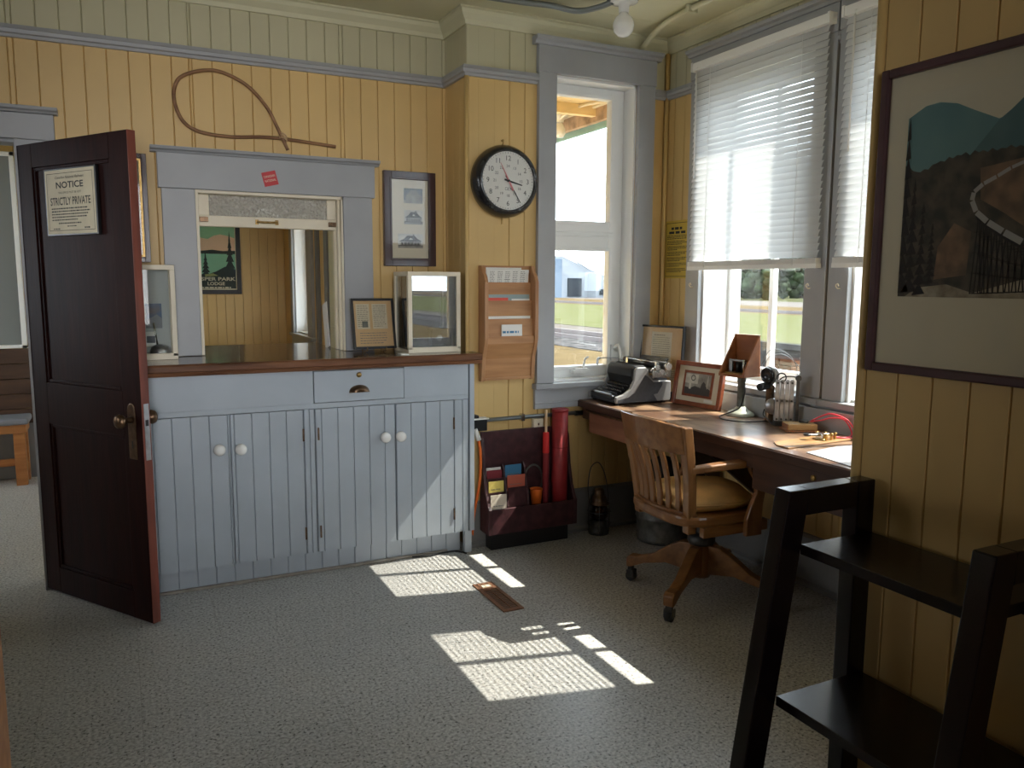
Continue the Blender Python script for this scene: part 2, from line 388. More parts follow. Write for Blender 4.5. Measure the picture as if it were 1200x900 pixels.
mb.cyl((XD - .002, YS + .0, .14), (XD - .002, YS + .0, ZC - .08), .012, n=12)
mb.cyl((XC - .012, YB - .012, .25), (XC - .012, YB - .012, ZC - .07), .014, n=12)
struct(mb.build('trim_3', YEL), 'round yellow corner beads on the wall corners', 'trim')

# ------------------------------------------------------------------ windows
def window(name, label, M, u0, u1, v0, v1, cl, cr, fl, fr, depth, panes, head=.135, cap=.04, sto=.05, capo=.03, apr=.11, vmunt=None):
    """opening u0..u1 x v0..v1 ; casing out to cl/cr ; glass between fl..fr ; panes = list of (v0,v1)"""
    w = sthing(name, label, 'window', M @ Vector(((u0 + u1) / 2, v0, 0))); off = w.location
    def B(): b = MB(off); b.m = M; return b
    b = B(); b.box(cl, u0, v0 + .001, v1, .001, .03); b.build('casing', TRIM, w, .003)
    b = B(); b.box(u1, cr, v0 + .001, v1, .001, .03); b.build('casing', TRIM, w, .003)
    b = B(); b.box(cl - .004, cr + .004, v1, v1 + head, .001, .034); b.build('header', TRIM, w, .003)
    z = v1 + head
    b = B(); b.prism([(.001, z), (.04, z), (.046, z + cap * .35), (.062, z + cap * .5), (.066, z + cap), (.001, z + cap)], 'xy', 0, 1)
    # cap is built as a profile along u
    b = B(); P = [(.001, z), (.04, z), (.046, z + cap * .35), (.062, z + cap * .55), (.066, z + cap), (.001, z + cap)]
    b.loft([[(cl - capo, q[1], q[0]) for q in P], [(cr + capo, q[1], q[0]) for q in P]]); b.build('header_cap', TRIM, w, .002)
    b = B(); b.box(cl - .015, cr + .015, v0 - .03, v0, -.02, sto); b.build('stool', TRIM, w, .005)
    b = B(); b.box(cl - .008, cr + .008, v0 - .03 - apr, v0 - .03, .001, .024); b.box(cl - .008, cr + .008, v0 - .03 - apr * .72, v0 - .03 - apr * .68, .02, .029); b.build('apron', TRIM, w, .003)
    b = B(); d = -depth
    e = d - .095 if depth < .18 else d - .06
    b.box(u0 - .0, u0 + .012, v0, v1, e, .0); b.box(u1 - .012, u1, v0, v1, e, 0); b.box(u0, u1, v1 - .012, v1, e, 0); b.box(u0, u1, v0 - .0, v0 + .012, e, -.02)
    b.build('reveal', WHT, w)
    b = B(); lo = panes[0][0]; hi = panes[-1][1]
    b.box(u0 + .012, fl, v0 + .012, v1 - .012, d - .02, d + .02); b.box(fr, u1 - .012, v0 + .012, v1 - .012, d - .02, d + .02)
    b.box(fl, fr, v0 + .012, lo, d - .02, d + .02); b.box(fl, fr, hi, v1 - .012, d - .02, d + .02)
    for i in range(len(panes) - 1):
        a, c = panes[i][1], panes[i + 1][0]
        b.box(fl, fr, a, c, d - .02, d + .02); b.box(fl - .03, fr + .03, (a + c) / 2 - .004, (a + c) / 2 + .004, d + .02, d + .027)
        b.box(fl - .03, fr + .03, (a + c) / 2 + .02, (a + c) / 2 + .026, d + .02, d + .025)
    for a, c in panes:   # glazing bead
        b.box(fl - .018, fl, a - .018, c + .018, d + .02, d + .032); b.box(fr, fr + .018, a - .018, c + .018, d + .02, d + .032)
        b.box(fl, fr, a - .018, a, d + .02, d + .032); b.box(fl, fr, c, c + .018, d + .02, d + .032)
    b.build('sash_frame', WHT, w, .002)
    if vmunt:
        for um in vmunt:
            b = B()
            for a, c in panes: b.box(um - .014, um + .014, a, c, d - .015, d + .018)
            b.build('muntin', WHT, w, .002)
    for a, c in panes:
        b = B(); b.box(fl, fr, a, c, d - .004, d); b.build('pane', GLASS, w)
    return w, B
FB = frame((0, YB, 0), (1, 0, 0), (0, 0, 1)); FC = frame((XC, 0, 0), (0, -1, 0), (0, 0, 1)); FS = frame((0, YS, 0), (-1, 0, 0), (0, 0, 1)); FA = frame((0, YA, 0), (1, 0, 0), (0, 0, 1)); FD = frame((XD, 0, 0), (0, -1, 0), (0, 0, 1))
w1, B1 = window('window_1', 'tall narrow white window with two panes in a grey casing beside the clock', FB, 2.134, 2.656, .87, 2.51, 2.027, 2.766, 2.192, 2.556, .125, [(.945, 1.60), (1.765, 2.44)])
b = B1(); b.box(2.31, 2.42, .905, .925, -.105, -.06); b.box(2.325, 2.41, .925, .932, -.1, -.065); b.tube([(2.385, .93, -.085), (2.39, .955, -.08), (2.392, .985, -.07), (2.40, 1.0, -.05)], .0065, sub=4); b.build('crank_handle', WHT, w1, .002)
b = B1(); b.box(2.585, 2.612, .97, 1.06, -.105, -.09); b.tube([(2.60, 1.04, -.09), (2.61, 1.06, -.06), (2.62, 1.0, -.045), (2.622, .93, -.045)], .008, sub=4); b.build('sash_lock', WHT, w1, .002)
HEADV = dict(head=.12, cap=.035)
w2, B2 = window('window_2', 'bay window under the wider white blind seen whole', FC, -3.49, -2.739, .90, 2.50, -3.60, -2.615, -3.457, -2.869, .20, [(.975, 2.43)], vmunt=[-3.163], capo=.02, **HEADV)
w3, B3 = window('window_3', 'second bay window half hidden behind the right wall', FC, -2.49, -1.739, .90, 2.50, -2.60, -1.615, -2.457, -1.857, .20, [(.975, 2.43)], vmunt=[-2.155], capo=.0, **HEADV)
w4, B4 = window('window_4', 'side bay window hidden behind the right wall', FS, -2.656, -2.134, .87, 2.51, -2.766, -2.027, -2.556, -2.192, .125, [(.945, 1.60), (1.765, 2.44)])
def hooks(Bf, w, us):
    for u in us:
        b = Bf(); b.tube([(u, 1.40, .03), (u, 1.40, .045), (u - .006, 1.412, .05), (u + .004, 1.42, .05), (u + .01, 1.41, .05)], .0028, n=8, sub=3); b.build('cord_hook', CREAM, w)
hooks(B2, w2, (-3.535, -2.70)); hooks(B3, w3, (-2.53,))
FW = frame((XD, 0, 0), (0, -1, 0), (0, 0, 1))
w5, B5 = window('window_5', 'waiting room window seen edge on through the ticket window', FW, -8.35, -7.66, .90, 2.45, -8.46, -7.45, -8.28, -7.73, .16, [(.98, 2.36)])
w6, B6 = window('window_6', 'added unseen waiting room window beside the ticket window', FW, -6.3, -5.0, .90, 2.45, -6.42, -4.88, -6.22, -5.08, .16, [(.98, 2.36)])  # unseen window added to bring daylight into the waiting room

# ticket window: casing, header, raised sash
tw = sthing('window_7', 'ticket window with grey casing and raised textured glass sash', 'window', (.706, YA, 1.06)); off = tw.location
def TB(): b = MB(off); b.m = FA; return b
b = TB(); b.box(.205, .352, 1.062, 1.85, .001, .03); b.build('casing', TRIM, tw, .003)
b = TB(); b.box(1.058, 1.21, 1.062, 1.85, .001, .03); b.build('casing', TRIM, tw, .003)
b = TB(); b.box(.192, 1.225, 1.85, 2.012, .001, .035); b.build('header', TRIM, tw, .003)
b = TB(); P = [(.001, 2.010), (.045, 2.010), (.05, 2.018), (.066, 2.022), (.072, 2.036), (.001, 2.036)]
b.loft([[(.165, q[1], q[0]) for q in P], [(1.247, q[1], q[0]) for q in P]]); b.build('header_cap', TRIM, tw, .002)
b = TB(); b.box(.352, .366, 1.062, 1.85, -.14, .022); b.box(1.048, 1.058, 1.062, 1.85, -.14, .018); b.box(.352, 1.058, 1.835, 1.85, -.14, .018)
b.box(1.036, 1.048, 1.062, 1.835, -.03, -.01); b.box(1.036, 1.048, 1.062, 1.835, -.12, -.09); b.build('jamb', CREAM, tw, .002)
b = TB(); b.box(.366, 1.036, 1.684, 1.736, -.075, -.04); b.box(.366, .418, 1.736, 1.835, -.075, -.04); b.box(.99, 1.036, 1.736, 1.835, -.075, -.04)
sash = b.build('sash', CREAM, tw, .003)
b = TB(); b.box(.418, .99, 1.736, 1.835, -.062, -.054); b.build('textured_pane', TGLASS, sash)
b = TB(); b.box(.632, .648, 1.700, 1.724, -.04, -.034); b.box(.728, .744, 1.700, 1.724, -.04, -.034); b.tube([(.64, 1.712, -.034), (.644, 1.712, -.012), (.665, 1.710, -.01), (.71, 1.710, -.01), (.732, 1.712, -.012), (.736, 1.712, -.034)], .0055, sub=3); b.build('sash_handle', BRASS, sash, .001)
b = TB(); b.box(.372, .412, 1.704, 1.728, -.04, -.03); b.build('sash_catch', BRONZE, sash, .002)
b = TB(); b.box(.995, 1.034, 1.700, 1.724, -.04, -.03); b.cyl((1.005, 1.712, -.03), (1.005, 1.712, -.012), .008); b.build('sash_catch', BRONZE, sash, .002)

# doorway casing on the left
b = MB(); b.m = FA
b.box(-.37, -.225, 0, 2.025, .001, .03); b.box(-1.29, -1.145, 0, 2.025, .001, .03); b.box(-1.30, -.212, 2.025, 2.135, .001, .034)
P = [(.001, 2.135), (.045, 2.135), (.05, 2.143), (.062, 2.148), (.066, 2.162), (.001, 2.162)]
b.loft([[(-1.33, q[1], q[0]) for q in P], [(-.195, q[1], q[0]) for q in P]])
b.box(-.37, -.358, 0, 2.025, -.12, .0); b.box(-1.145, -1.13, 0, 2.025, -.12, 0); b.box(-1.13, -.37, 2.012, 2.03, -.12, 0)
struct(b.build('trim_4', TRIM, None, .003), 'grey blue casing round the open doorway at the far left', 'trim')
# grey casings and a dark green door edge far off in the waiting room
b = MB(); b.m = FW; b.box(-7.28, -7.20, 0, 2.2, .001, .03); b.box(-6.92, -6.80, 0, 2.2, .001, .035); struct(b.build('trim_6', BASEG, None, .003), 'dark grey door casing on the far waiting room wall', 'trim')
b = MB(); b.m = FW; b.box(-6.80, -6.52, 0.02, 2.15, .001, .02); b.box(-6.77, -6.55, 1.2, 2.05, .02, .026); b.box(-6.77, -6.55, .2, 1.05, .02, .026)
struct(b.build('door_2', OLV, None, .003), 'olive closed door beyond the ticket window', 'door')
# white framed partition left of the waiting room
pz = MB(); pz.mat(0)
for i in range(5): pz.box(-2.2, -.56, 6.62, 6.66, .40 + i * .108, .40 + i * .108 + .104)
pz.mat(1).box(-2.2, -.56, 6.63, 6.66, .0, .4)
struct(pz.build('wall_partition', [PLANK, BASEG], None, .003), 'dark plank wainscot behind the waiting room bench', 'wall')
pz = MB(); pz.box(-.63, -.60, 6.62, 6.66, .94, 2.3); pz.box(-2.2, -.60, 6.62, 6.66, 2.27, 2.3); pz.box(-2.2, -.6, 6.62, 6.66, .94, .965)
fr8 = struct(pz.build('window_8', WHT, None, .003), 'white framed grey window seen through the open doorway', 'window')
pz = MB(); pz.box(-2.2, -.63, 6.635, 6.645, .965, 2.27); pz.build('pane', mat('grey blind cloth', (.20, .215, .21), .7), fr8)

# ------------------------------------------------------------------ eave and outdoors
ev = sthing('roof_eave', 'yellow underside of the roof eave with green fascia outside the window', 'eave', (3.0, 5, 2.6)); off = ev.location
EAVY = mat('cream yellow eave boards', (.85, .66, .36), .6, var=.12, scale=6); EAVB = mat('brown weathered beam', (.40, .27, .17), .8, var=.35, scale=14); EAVG = mat('sea green fascia paint', (.24, .42, .39), .5, var=.08, scale=6)
b = MB(off)
for i in range(13): b.box(1.87 + i * .097, 1.87 + i * .097 + .094, 4.08, 11, 2.655, 2.68)
b.box(3.132, 3.14, 1.0, 4.08, 2.66, 2.68); b.build('soffit', EAVY, ev)
for i in range(9):
    b = MB(off); b.box(1.86, 3.09, 4.35 + i * .62, 4.40 + i * .62, 2.585, 2.655)
    if i < 9: b.build('rafter', EAVY, ev)
b = MB(off); b.box(3.09, 3.133, 4.08, 11, 2.548, 2.655); b.build('beam', EAVB, ev, .004)
b = MB(off); b.box(3.135, 3.16, 1.0, 11, 2.505, 2.70); b.build('fascia', EAVG, ev, .003)
b = MB(off); b.tube([(3.07, 4.1, 2.645), (3.07, 11, 2.645)], .012, sub=1); b.tube([(3.0, 5.32, 2.62), (2.95, 5.1, 2.63), (2.97, 4.9, 2.64), (3.07, 4.75, 2.645)], .010, sub=5); b.tube([(3.0, 5.32, 2.62), (3.07, 5.5, 2.645)], .010); b.build('conduit', CREAM, ev)
ol = thing('porch_lamp', 'white porcelain lamp under the yellow eave outside the window', 'lamp', (3.0, 5.33, 2.655))
MB().lathe([(.0, 0), (.06, 0), (.06, -.02), (.035, -.03), (.03, -.06), (.0, -.06)]).build('socket', PORC, ol)
MB().lathe([(.02, -.06), (.03, -.08), (.045, -.11), (.045, -.14), (.03, -.165), (.0, -.17)]).build('bulb', PORC, ol)

GRASS = mat('sunlit green grass', (.058, .062, .026), .9, 0, 0, col2=(.078, .077, .043), scale=1.3, detail=6)
TANG = mat('dry tan ground', (.085, .062, .033), .9, 0, 0, col2=(.06, .044, .024), scale=.9, detail=7)
GRAV = mat('grey gravel', (.075, .07, .068), .9, 0, 0, col2=(.024, .024, .024), scale=3.5, detail=7)
PALEG = mat('pale ballast', (.09, .08, .07), .9, 0, 0, col2=(.065, .057, .05), scale=1.5, detail=7)
ROADM = mat('pale gravel road', (.09, .08, .073), .9, 0, 0, var=.08, scale=.6)
def ground(name, m, x0, x1, z, label):
    return struct(MB().box(x0, x1, -160, 260, z - .3, z).build(name, m), label, 'ground')
ground('ground_tan', TANG, 1.86, 12.2, -.52, 'dry tan strip of ground outside the bay')
ground('ground_gravel', GRAV, 12.2, 14.0, -.50, 'grey gravel along the track'); ground('ground_ballast', PALEG, 14.0, 18.6, -.52, 'pale ballast beyond the track')
ground('ground_grass', GRASS, 18.6, 37, -.5, 'green grass between the tracks'); ground('ground_verge', TANG, 37, 50, -.5, 'tan verge beyond the grass')
ground('ground_road', ROADM, 50, 64, -.5, 'pale road in front of the trees'); ground('ground_far', GRASS, 64, 260, -.55, 'far green field')
RAILM = mat('rusty rail', (.10, .08, .075), .6, metal=.3)
def rail(x, label, grp):
    b = MB(); b.box(x - .04, x + .04, -160, 260, -.5, -.36); b.box(x - .08, x + .08, -160, 260, -.5, -.47)
    return tag(b.build('rail', RAILM), label, 'rail', grp)
rail(14.1, 'nearest dark steel rail on the grey gravel outside', 'rails of the near track'); rail(15.5, 'second steel rail lying in the pale ballast', 'rails of the near track')
rail(38.5, 'far dark steel rail beyond the green grass', 'rails of the far track'); rail(40.0, 'farthest dark steel rail before the tan verge', 'rails of the far track')
# white sheds in the distance
SHW = mat('white corrugated shed wall', (.19, .205, .225), .6, 0, 0, var=.03, scale=1); SHR = mat('pale blue shed side', (.11, .14, .18), .6, 0, 0); DKD = mat('dark grey shed door', (.02, .025, .031), .6, 0, 0)
sh_ = thing('white_shed', 'white gabled shed with a dark door far across the tracks', 'shed', (53, 90, -.52)); off = sh_.location
b = MB(off); b.prism([(46, -.52), (61, -.52), (61, 1.2), (56, 3.0), (51.2, 4.8), (46, 4.8)], 'xz', 90, 106); b.build('wall', SHW, sh_)
b = MB(off); b.box(46, 51.15, 89.8, 90, -.52, 4.45); b.build('side_bay', SHR, sh_)
b = MB(off); b.box(52.1, 54.15, 89.85, 90, -.35, 2.0); b.build('door', DKD, sh_)
b = MB(off); b.beam((50.2, 89.6, 5.6), (56.3, 89.6, 2.5), .14, .14); b.build('loading_chute', STONE, sh_)
b = MB(off); b.prism([(55.2, -.52), (62, -.52), (62, .6), (55.2, 2.6)], 'xz', 88, 90); b.build('lean_to', SHW, sh_)
b = MB(off); b.box(55.7, 56.4, 87.9, 88, -.1, .6); b.build('window', DKD, sh_)
tr = thing('parked_truck', 'dark blue grey truck parked beside the white shed', 'truck', (56.5, 85, -.52)); off = tr.location
b = MB(off); b.box(55, 59, 84.2, 86, -.1, .35); b.prism([(55.6, .35), (57.6, .35), (57.2, .85), (56, .85)], 'xz', 84.3, 85.9); b.build('body', DKD, tr, .05)
for x in (55.8, 58.2):
    b = MB(off); b.cyl((x, 84.15, -.2), (x, 84.4, -.2), .32); b.build('wheel', RUB, tr)
# trees beyond the road
def leaf(name, c, c2): return mat(name, c, .8, 0, .1, col2=c2, scale=.7, detail=6)
LEAF1 = leaf('bright tree leaves', (.026, .04, .015), (.009, .015, .007)); LEAF2 = leaf('blue green tree leaves', (.017, .027, .025), (.006, .011, .011)); BARK = mat('bark', (.10, .07, .05), .9, 0, 0)
def tree(x, y, h, r, m, label):
    t = thing('broadleaf_tree', label, 'tree', (x, y, -.55), 0, 'trees beyond the road')
    MB().cyl((0, 0, 0), (0, 0, h * .5), .25, .12, 8).build('trunk', BARK, t)
    b = MB()
    for i in range(150):
        a = random.random() * 2 * PI; zz = random.random(); R_ = r * math.sin(PI * min(1, .18 + .82 * zz)) ** .7
        q = R_ * random.random() ** .5 * .9; s_ = r * (.13 + .13 * random.random())
        b.sphere((q * math.cos(a), q * math.sin(a), h * (.06 + .88 * zz)), s_, s_, s_ * .8, 7, 5)
    o = b.build('crown', m, t)
    tx = bpy.data.textures.get('leafn') or bpy.data.textures.new('leafn', 'CLOUDS'); tx.noise_scale = .25
    ss = o.modifiers.new('s', 'SUBSURF'); ss.levels = ss.render_levels = 1
    d = o.modifiers.new('d', 'DISPLACE'); d.texture = tx; d.strength = .7; d.texture_coords = 'LOCAL'
for i, (x, y, h, r, m, l) in enumerate([(70, 87, 7.5, 3.3, LEAF2, 'dark blue green tree at the left edge of the bay window view'), (74, 80.3, 6.5, 3.2, LEAF1, 'bright green tree left of the muntin beyond the road'), (70, 73, 8, 3.3, LEAF1, 'tall bright green tree behind the muntin'),
        (74, 66.3, 7.2, 3.2, LEAF2, 'blue green tree right of the muntin beyond the road'), (70, 59.5, 8, 3.4, LEAF2, 'blue green tree at the right edge of the bay window view'), (74, 94.5, 7, 3.3, LEAF2, 'dark tree beyond the left jamb of the bay window'),
        (84, 91, 9, 4.2, LEAF2, 'big dark tree in the back row beyond the far left gap'), (84, 81.5, 8.6, 4.2, LEAF1, 'big bright tree in the back row left of the muntin'), (84, 72, 9, 4.2, LEAF2, 'big blue green tree in the back row behind the muntin'), (84, 62.5, 8.8, 4.2, LEAF2, 'big dark tree in the back row at the right')]):
    tree(x, y, h, r, m, l)
# grey deck fence and crate outside the bay window
DECK = mat('weathered grey timber', (.04, .039, .038), .85, 0, 0, var=.25, scale=10)
fn = thing('deck_fence', 'weathered grey timber fence outside the bay window', 'fence', (7.0, 7.1, -.52)); off = fn.location
b = MB(off); b.box(6.95, 7.07, 4.5, 10.5, .655, .725); b.build('top_rail', DECK, fn, .006)
b = MB(off); b.box(6.98, 7.02, 4.5, 10.5, .54, .65); b.build('board', DECK, fn, .004)
b = MB(off); b.box(6.98, 7.02, 4.5, 10.5, .05, .16); b.build('board', DECK, fn, .004)
for y in (5.0, 6.15, 7.30, 8.45, 9.6):
    b = MB(off); b.box(6.95, 7.05, y - .06, y + .06, -.52, .655); b.build('post', DECK, fn, .005)
BRK = mat('terracotta tile stack', (.09, .048, .03), .8, 0, 0, var=.25, scale=8)
cr = thing('tile_stack', 'stack of brownish clay blocks standing behind the grey fence', 'blocks', (7.35, 7.33, -.52)); off = cr.location
for k in range(6):
    for j in range(2):
        b = MB(off); b.box(7.25, 7.45, 7.12 + j * .21, 7.32 + j * .21, -.52 + k * .19, -.335 + k * .19); b.build('block', BRK, cr, .01)
# distant ground signal standing by the track
sg = thing('track_signal', 'small trackside signal arm seen through the bay window', 'signal', (40.5, 46.5, -.5)); off = sg.location
b = MB(off); b.cyl((40.5, 46.5, -.5), (40.5, 46.5, 2.5), .05); b.build('post', IRON, sg)
b = MB(off); b.box(40.4, 40.5, 46.5, 47.8, 2.3, 2.42); b.build('arm', CORAL, sg)
b = MB(off); b.box(40.4, 40.6, 46.1, 46.9, 2.35, 2.5); b.build('lamp_head', SHR, sg)
# ------------------------------------------------------------------ ticket counter
ck = thing('counter_cabinet', 'long pale blue grey cabinet with plank doors under the ticket window', 'cabinet', (.75, 3.95, 0)); off = ck.location
def B(): return MB(off)
b = B(); b.box(.02, 1.60, 3.79, 4.145, .118, 1.006); b.box(.02, .09, 3.77, 3.80, .118, .822); b.box(.02, 1.60, 3.77, 3.80, .822, .846)
b.box(.02, .806, 3.77, 3.80, .846, 1.006); b.box(1.254, 1.60, 3.77, 3.80, .846, 1.006); b.box(.806, 1.254, 3.77, 3.80, 1.001, 1.006)
b.build('body', CABM, ck, .0015)
b = B(); boards(b, 'x', .758, .808, .118, .82, 3.77, 3.79, pitch=.025, phase=.758, ch=.003); b.build('stile', CABM, ck)
b = B(); boards(b, 'x', 1.522, 1.60, .118, .82, 3.77, 3.79, pitch=.045, phase=1.522, ch=.003); b.build('stile', CABM, ck)
b = B(); b.box(1.606, 1.632, 3.765, 3.845, .118, 1.006); b.box(1.579, 1.618, 3.77, 3.80, 0, .118); b.box(1.60, 1.606, 3.785, 3.84, .118, 1.006); b.build('end_panel', CABM, ck, .002)
b = B(); boards(b, 'x', .02, 1.579, .0, .118, 3.832, 3.85, pitch=.082, phase=.02, ch=.003); b.build('toe_kick', CABM, ck)
b = B(); b.box(.02, 1.50, 3.815, 3.832, 0, .014); b.build('toe_strip', mat('worn toe strip paint', (.30, .27, .23), .5, var=.15, scale=20), ck, .004)
def pdoor(x0, x1, kx, kz, hx, ph):
    b = B(); boards(b, 'x', x0, x1, .119, .819, 3.768, 3.789, pitch=.0775, phase=ph, ch=.003)
    d = b.build('door', CABM, ck)
    k = B(); k.lathe([(.0, 0), (.010, 0), (.010, -.012), (.022, -.017), (.0265, -.028), (.025, -.042), (.014, -.049), (0, -.05)], (kx, 3.768, kz), 'y', 20); k.build('knob', PORC, d)
    if hx:
        for z in (.70, .22):
            h = B(); h.box(hx - .004, hx + .004, 3.762, 3.77, z - .03, z + .03); h.build('hinge', BRONZE, d)
pdoor(.094, .4235, .374, .667, None, .105); pdoor(.427, .755, .466, .662, .753, .443); pdoor(.811, 1.2035, 1.145, .662, .824, .84); pdoor(1.208, 1.519, 1.224, .66, 1.518, 1.21)
b = B(); b.box(.809, 1.251, 3.766, 3.79, .849, .999); dr = b.build('drawer', CABM, ck, .002)
b = B(); rings = []
for i in range(13):
    a = PI * i / 12
    rings.append([(1.026 + .046 * math.cos(a) * q, 3.766 - dy, .893 + .03 * math.sin(a) * q) for q, dy in ((1.08, 0), (1.0, .004), (.92, .018), (.6, .028), (.1, .03))])
b.loft(rings, False, True); b.box(.976, 1.076, 3.762, 3.766, .888, .894); b.build('cup_pull', BRONZE, dr)
b = B(); b.lathe([(0, 0), (.013, 0), (.012, -.004), (0, -.005)], (1.026, 3.766, .974), 'y', 20); b.box(1.0245, 1.0275, 3.7602, 3.761, .968, .976); b.build('keyhole_plate', BRASS, dr)

ct = thing('worktop', 'glossy dark wooden counter top running through the ticket window', 'worktop', (.75, 3.95, 1.008)); off = ct.location
b = B(); b.prism([(.0, 3.73), (1.645, 3.73), (1.645, 3.845), (1.628, 3.845), (1.628, 4.147), (1.05, 4.147), (1.05, 4.78), (.362, 4.78), (.362, 4.147), (.0, 4.147)], 'xy', 1.008, 1.06); b.build('slab', CTOP, ct, .003)
b = B(); P = [(3.73, 1.008), (3.722, 1.008), (3.718, 1.02), (3.722, 1.026), (3.714, 1.03), (3.712, 1.052), (3.718, 1.06), (3.73, 1.0605)]
b.loft([[(.0, q[0], q[1]) for q in P], [(1.655, q[0], q[1]) for q in P]]); b.box(1.645, 1.655, 3.73, 3.846, 1.008, 1.06); b.build('front_edge', CEDGE, ct)
# things on the counter
def case(name, label, x0, x1, y0, y1, z0, z1, m, st=.022):
    t = thing(name, label, 'display case', ((x0 + x1) / 2, (y0 + y1) / 2, z0)); o = t.location
    b = MB(o)
    for x in (x0, x1 - st):
        for y in (y0, y1 - st): b.box(x, x + st, y, y + st, z0 + .016, z1 - st)
    for z in (z1 - st,):
        b.box(x0, x1, y0, y0 + st, z, z1); b.box(x0, x1, y1 - st, y1, z, z1); b.box(x0, x0 + st, y0 + st, y1 - st, z, z1); b.box(x1 - st, x1, y0 + st, y1 - st, z, z1)
    b.box(x0, x1, y0, y0 + st, z0 + .0, z0 + st * 1.3)
    b.build('frame', CREAM, t, .002)
    b = MB(o); b.box(x0, x1, y0 + st, y1, z0, z0 + .016); b.build('base', CREAM, t)
    b = MB(o); b.box(x0 + st, x1 - st, y0 + .008, y0 + .011, z0 + st, z1 - st); b.build('front_glass', m, t)
    for xg in (x0 + .008, x1 - .011):
        b = MB(o); b.box(xg, xg + .003, y0 + st, y1 - st, z0 + .016, z1 - st); b.build('side_glass', m, t)
    b = MB(o); b.box(x0 + st, x1 - st, y0 + st, y1 - st, z1 - .010, z1 - .006); b.build('top_glass', m, t)
    return t, o
t, o = case('display_case', 'white framed glass display case on the right end of the counter', 1.307, 1.592, 3.85, 4.085, 1.0605, 1.472, CASEG)
b = MB(o); b.box(1.312, 1.587, 4.078, 4.083, 1.077, 1.45); b.build('back_panel', MIRR, t)
t = thing('black_box', 'small black box with a silver key inside the right glass case', 'box', (1.52, 3.98, 1.0775)); b = MB(); b.box(-.05, .06, -.03, .03, 0, .10); b.build('box', BLK, t, .003)
b = MB(); b.cyl((-.01, -.034, .05), (-.01, -.031, .05), .016); b.build('key_plate', STEEL, t)
t = tag(MB().box(-.06, .06, -.035, .035, 0, .004).build('paper_card', PAPER, None, 0, 2, (1.50, 3.91, 1.0775)), 'white card lying flat inside the right glass case', 'card')
t, o = case('display_case', 'white framed glass display case partly behind the open door', -.0, .237, 3.985, 4.118, 1.0605, 1.492, glass('clear case glass', (.95, .96, .95), .012))
b = MB(o); b.box(.005, .2315, 4.108, 4.114, 1.08, 1.47); b.build('back_panel', mat('grey card backing', (.45, .47, .46), .7), t)
t = thing('postcard', 'blue mountain postcard standing in the left glass case', 'postcard', (.145, 4.09, 1.20)); b = MB(); b.box(-.035, .035, -.001, .001, 0, .115); b.build('card', mat('postcard blue', (.05, .13, .26), .5, col2=(.16, .13, .13), scale=18), t)
b = MB(); b.m = frame((0, -.0015, 0), (1, 0, 0), (0, 0, 1)); b.poly([(-.035, .0, .0002), (.035, 0, .0002), (.035, .045, .0002), (.012, .065, .0002), (-.01, .05, .0002), (-.035, .04, .0002)]); b.build('picture', mat('postcard mountain grey', (.22, .23, .25), .6), t)
t = thing('small_photo_card', 'small white photo card below the blue postcard', 'card', (.128, 4.075, 1.115)); MB().box(-.024, .024, -.001, .001, 0, .07).build('card', PAPER, t)
MB().box(-.018, .018, -.0016, -.001, .018, .05).build('photo', STONE, t)
t = thing('reception_bell', 'domed grey metal bell inside the left glass case', 'bell', (.165, 4.045, 1.077))
MB().lathe([(0, .052), (.018, .050), (.036, .040), (.044, .022), (.045, .008), (.047, .0), (0, 0)]).build('dome', DULLM, t); MB().cyl((-.012, 0, .05), (-.024, 0, .15), .004).build('striker', STEEL, t)
# framed certificate on an easel
t = thing('easel_certificate', 'black framed typed certificate on a little easel on the counter', 'picture frame', (1.178, 4.0, 1.0605), 0, None, (R(-12), 0, R(0)))
fr = lambda t, w, h, fw, d, m, nm='frame', z0=0: [MB().box(-w / 2, -w / 2 + fw, -d, 0, z0, z0 + h).box(w / 2 - fw, w / 2, -d, 0, z0, z0 + h).box(-w / 2 + fw, w / 2 - fw, -d, 0, z0, z0 + fw).box(-w / 2 + fw, w / 2 - fw, -d, 0, z0 + h - fw, z0 + h).build(nm, m, t, .002)]
fr(t, .225, .262, .012, .016, BLK, z0=.016)
b = MB(); b.box(-.104, .104, -.006, -.001, .028, .266); b.build('mount', TANP, t)
b = MB(); b.m = frame((0, -.0065, 0), (1, 0, 0), (0, 0, 1)); b.rect(-.088, -.018, .12, .25); b.rect(-.004, .075, .12, .25); b.mat(1); b.rows(-.082, -.024, .24, 11, .0105, .003, ragged=.5); b.rows(.002, .07, .24, 11, .0105, .003, ragged=.4); b.rows(-.075, .07, .10, 5, .013, .004, ragged=.3)
b.mat(2); b.rect(-.06, -.03, .128, .16, .0008); b.build('typed_sheets', [OLDP, INKG, GRND], t)
b = MB(); b.box(-.104, .104, -.0095, -.008, .028, .266); b.build('glass', PICG, t)
b = MB(); 
for x in (-.05, .05): b.tube([(x, -.035, .018), (x, -.035, .004), (x, .0, .008), (x, .06, .0165), (x * .5, .07, .16)], .0025, n=8, sub=4)
b.build('easel', BRASS, t)
tag(MB().box(-.02, .02, -.03, .03, 0, .006).build('white_card', PAPER, None, .001, 2, (1.262, 3.80, 1.0605)), 'small white card lying between the certificate and the glass case', 'card')
tag(MB().beam((1.018, 4.36, 1.062), (1.018, 4.42, 1.30), .004, .10).build('acrylic_sheet', mat('clear white acrylic', (.75, .76, .76), .2), None), 'thin white acrylic sheet leaning at the right side of the ticket window', 'sheet')

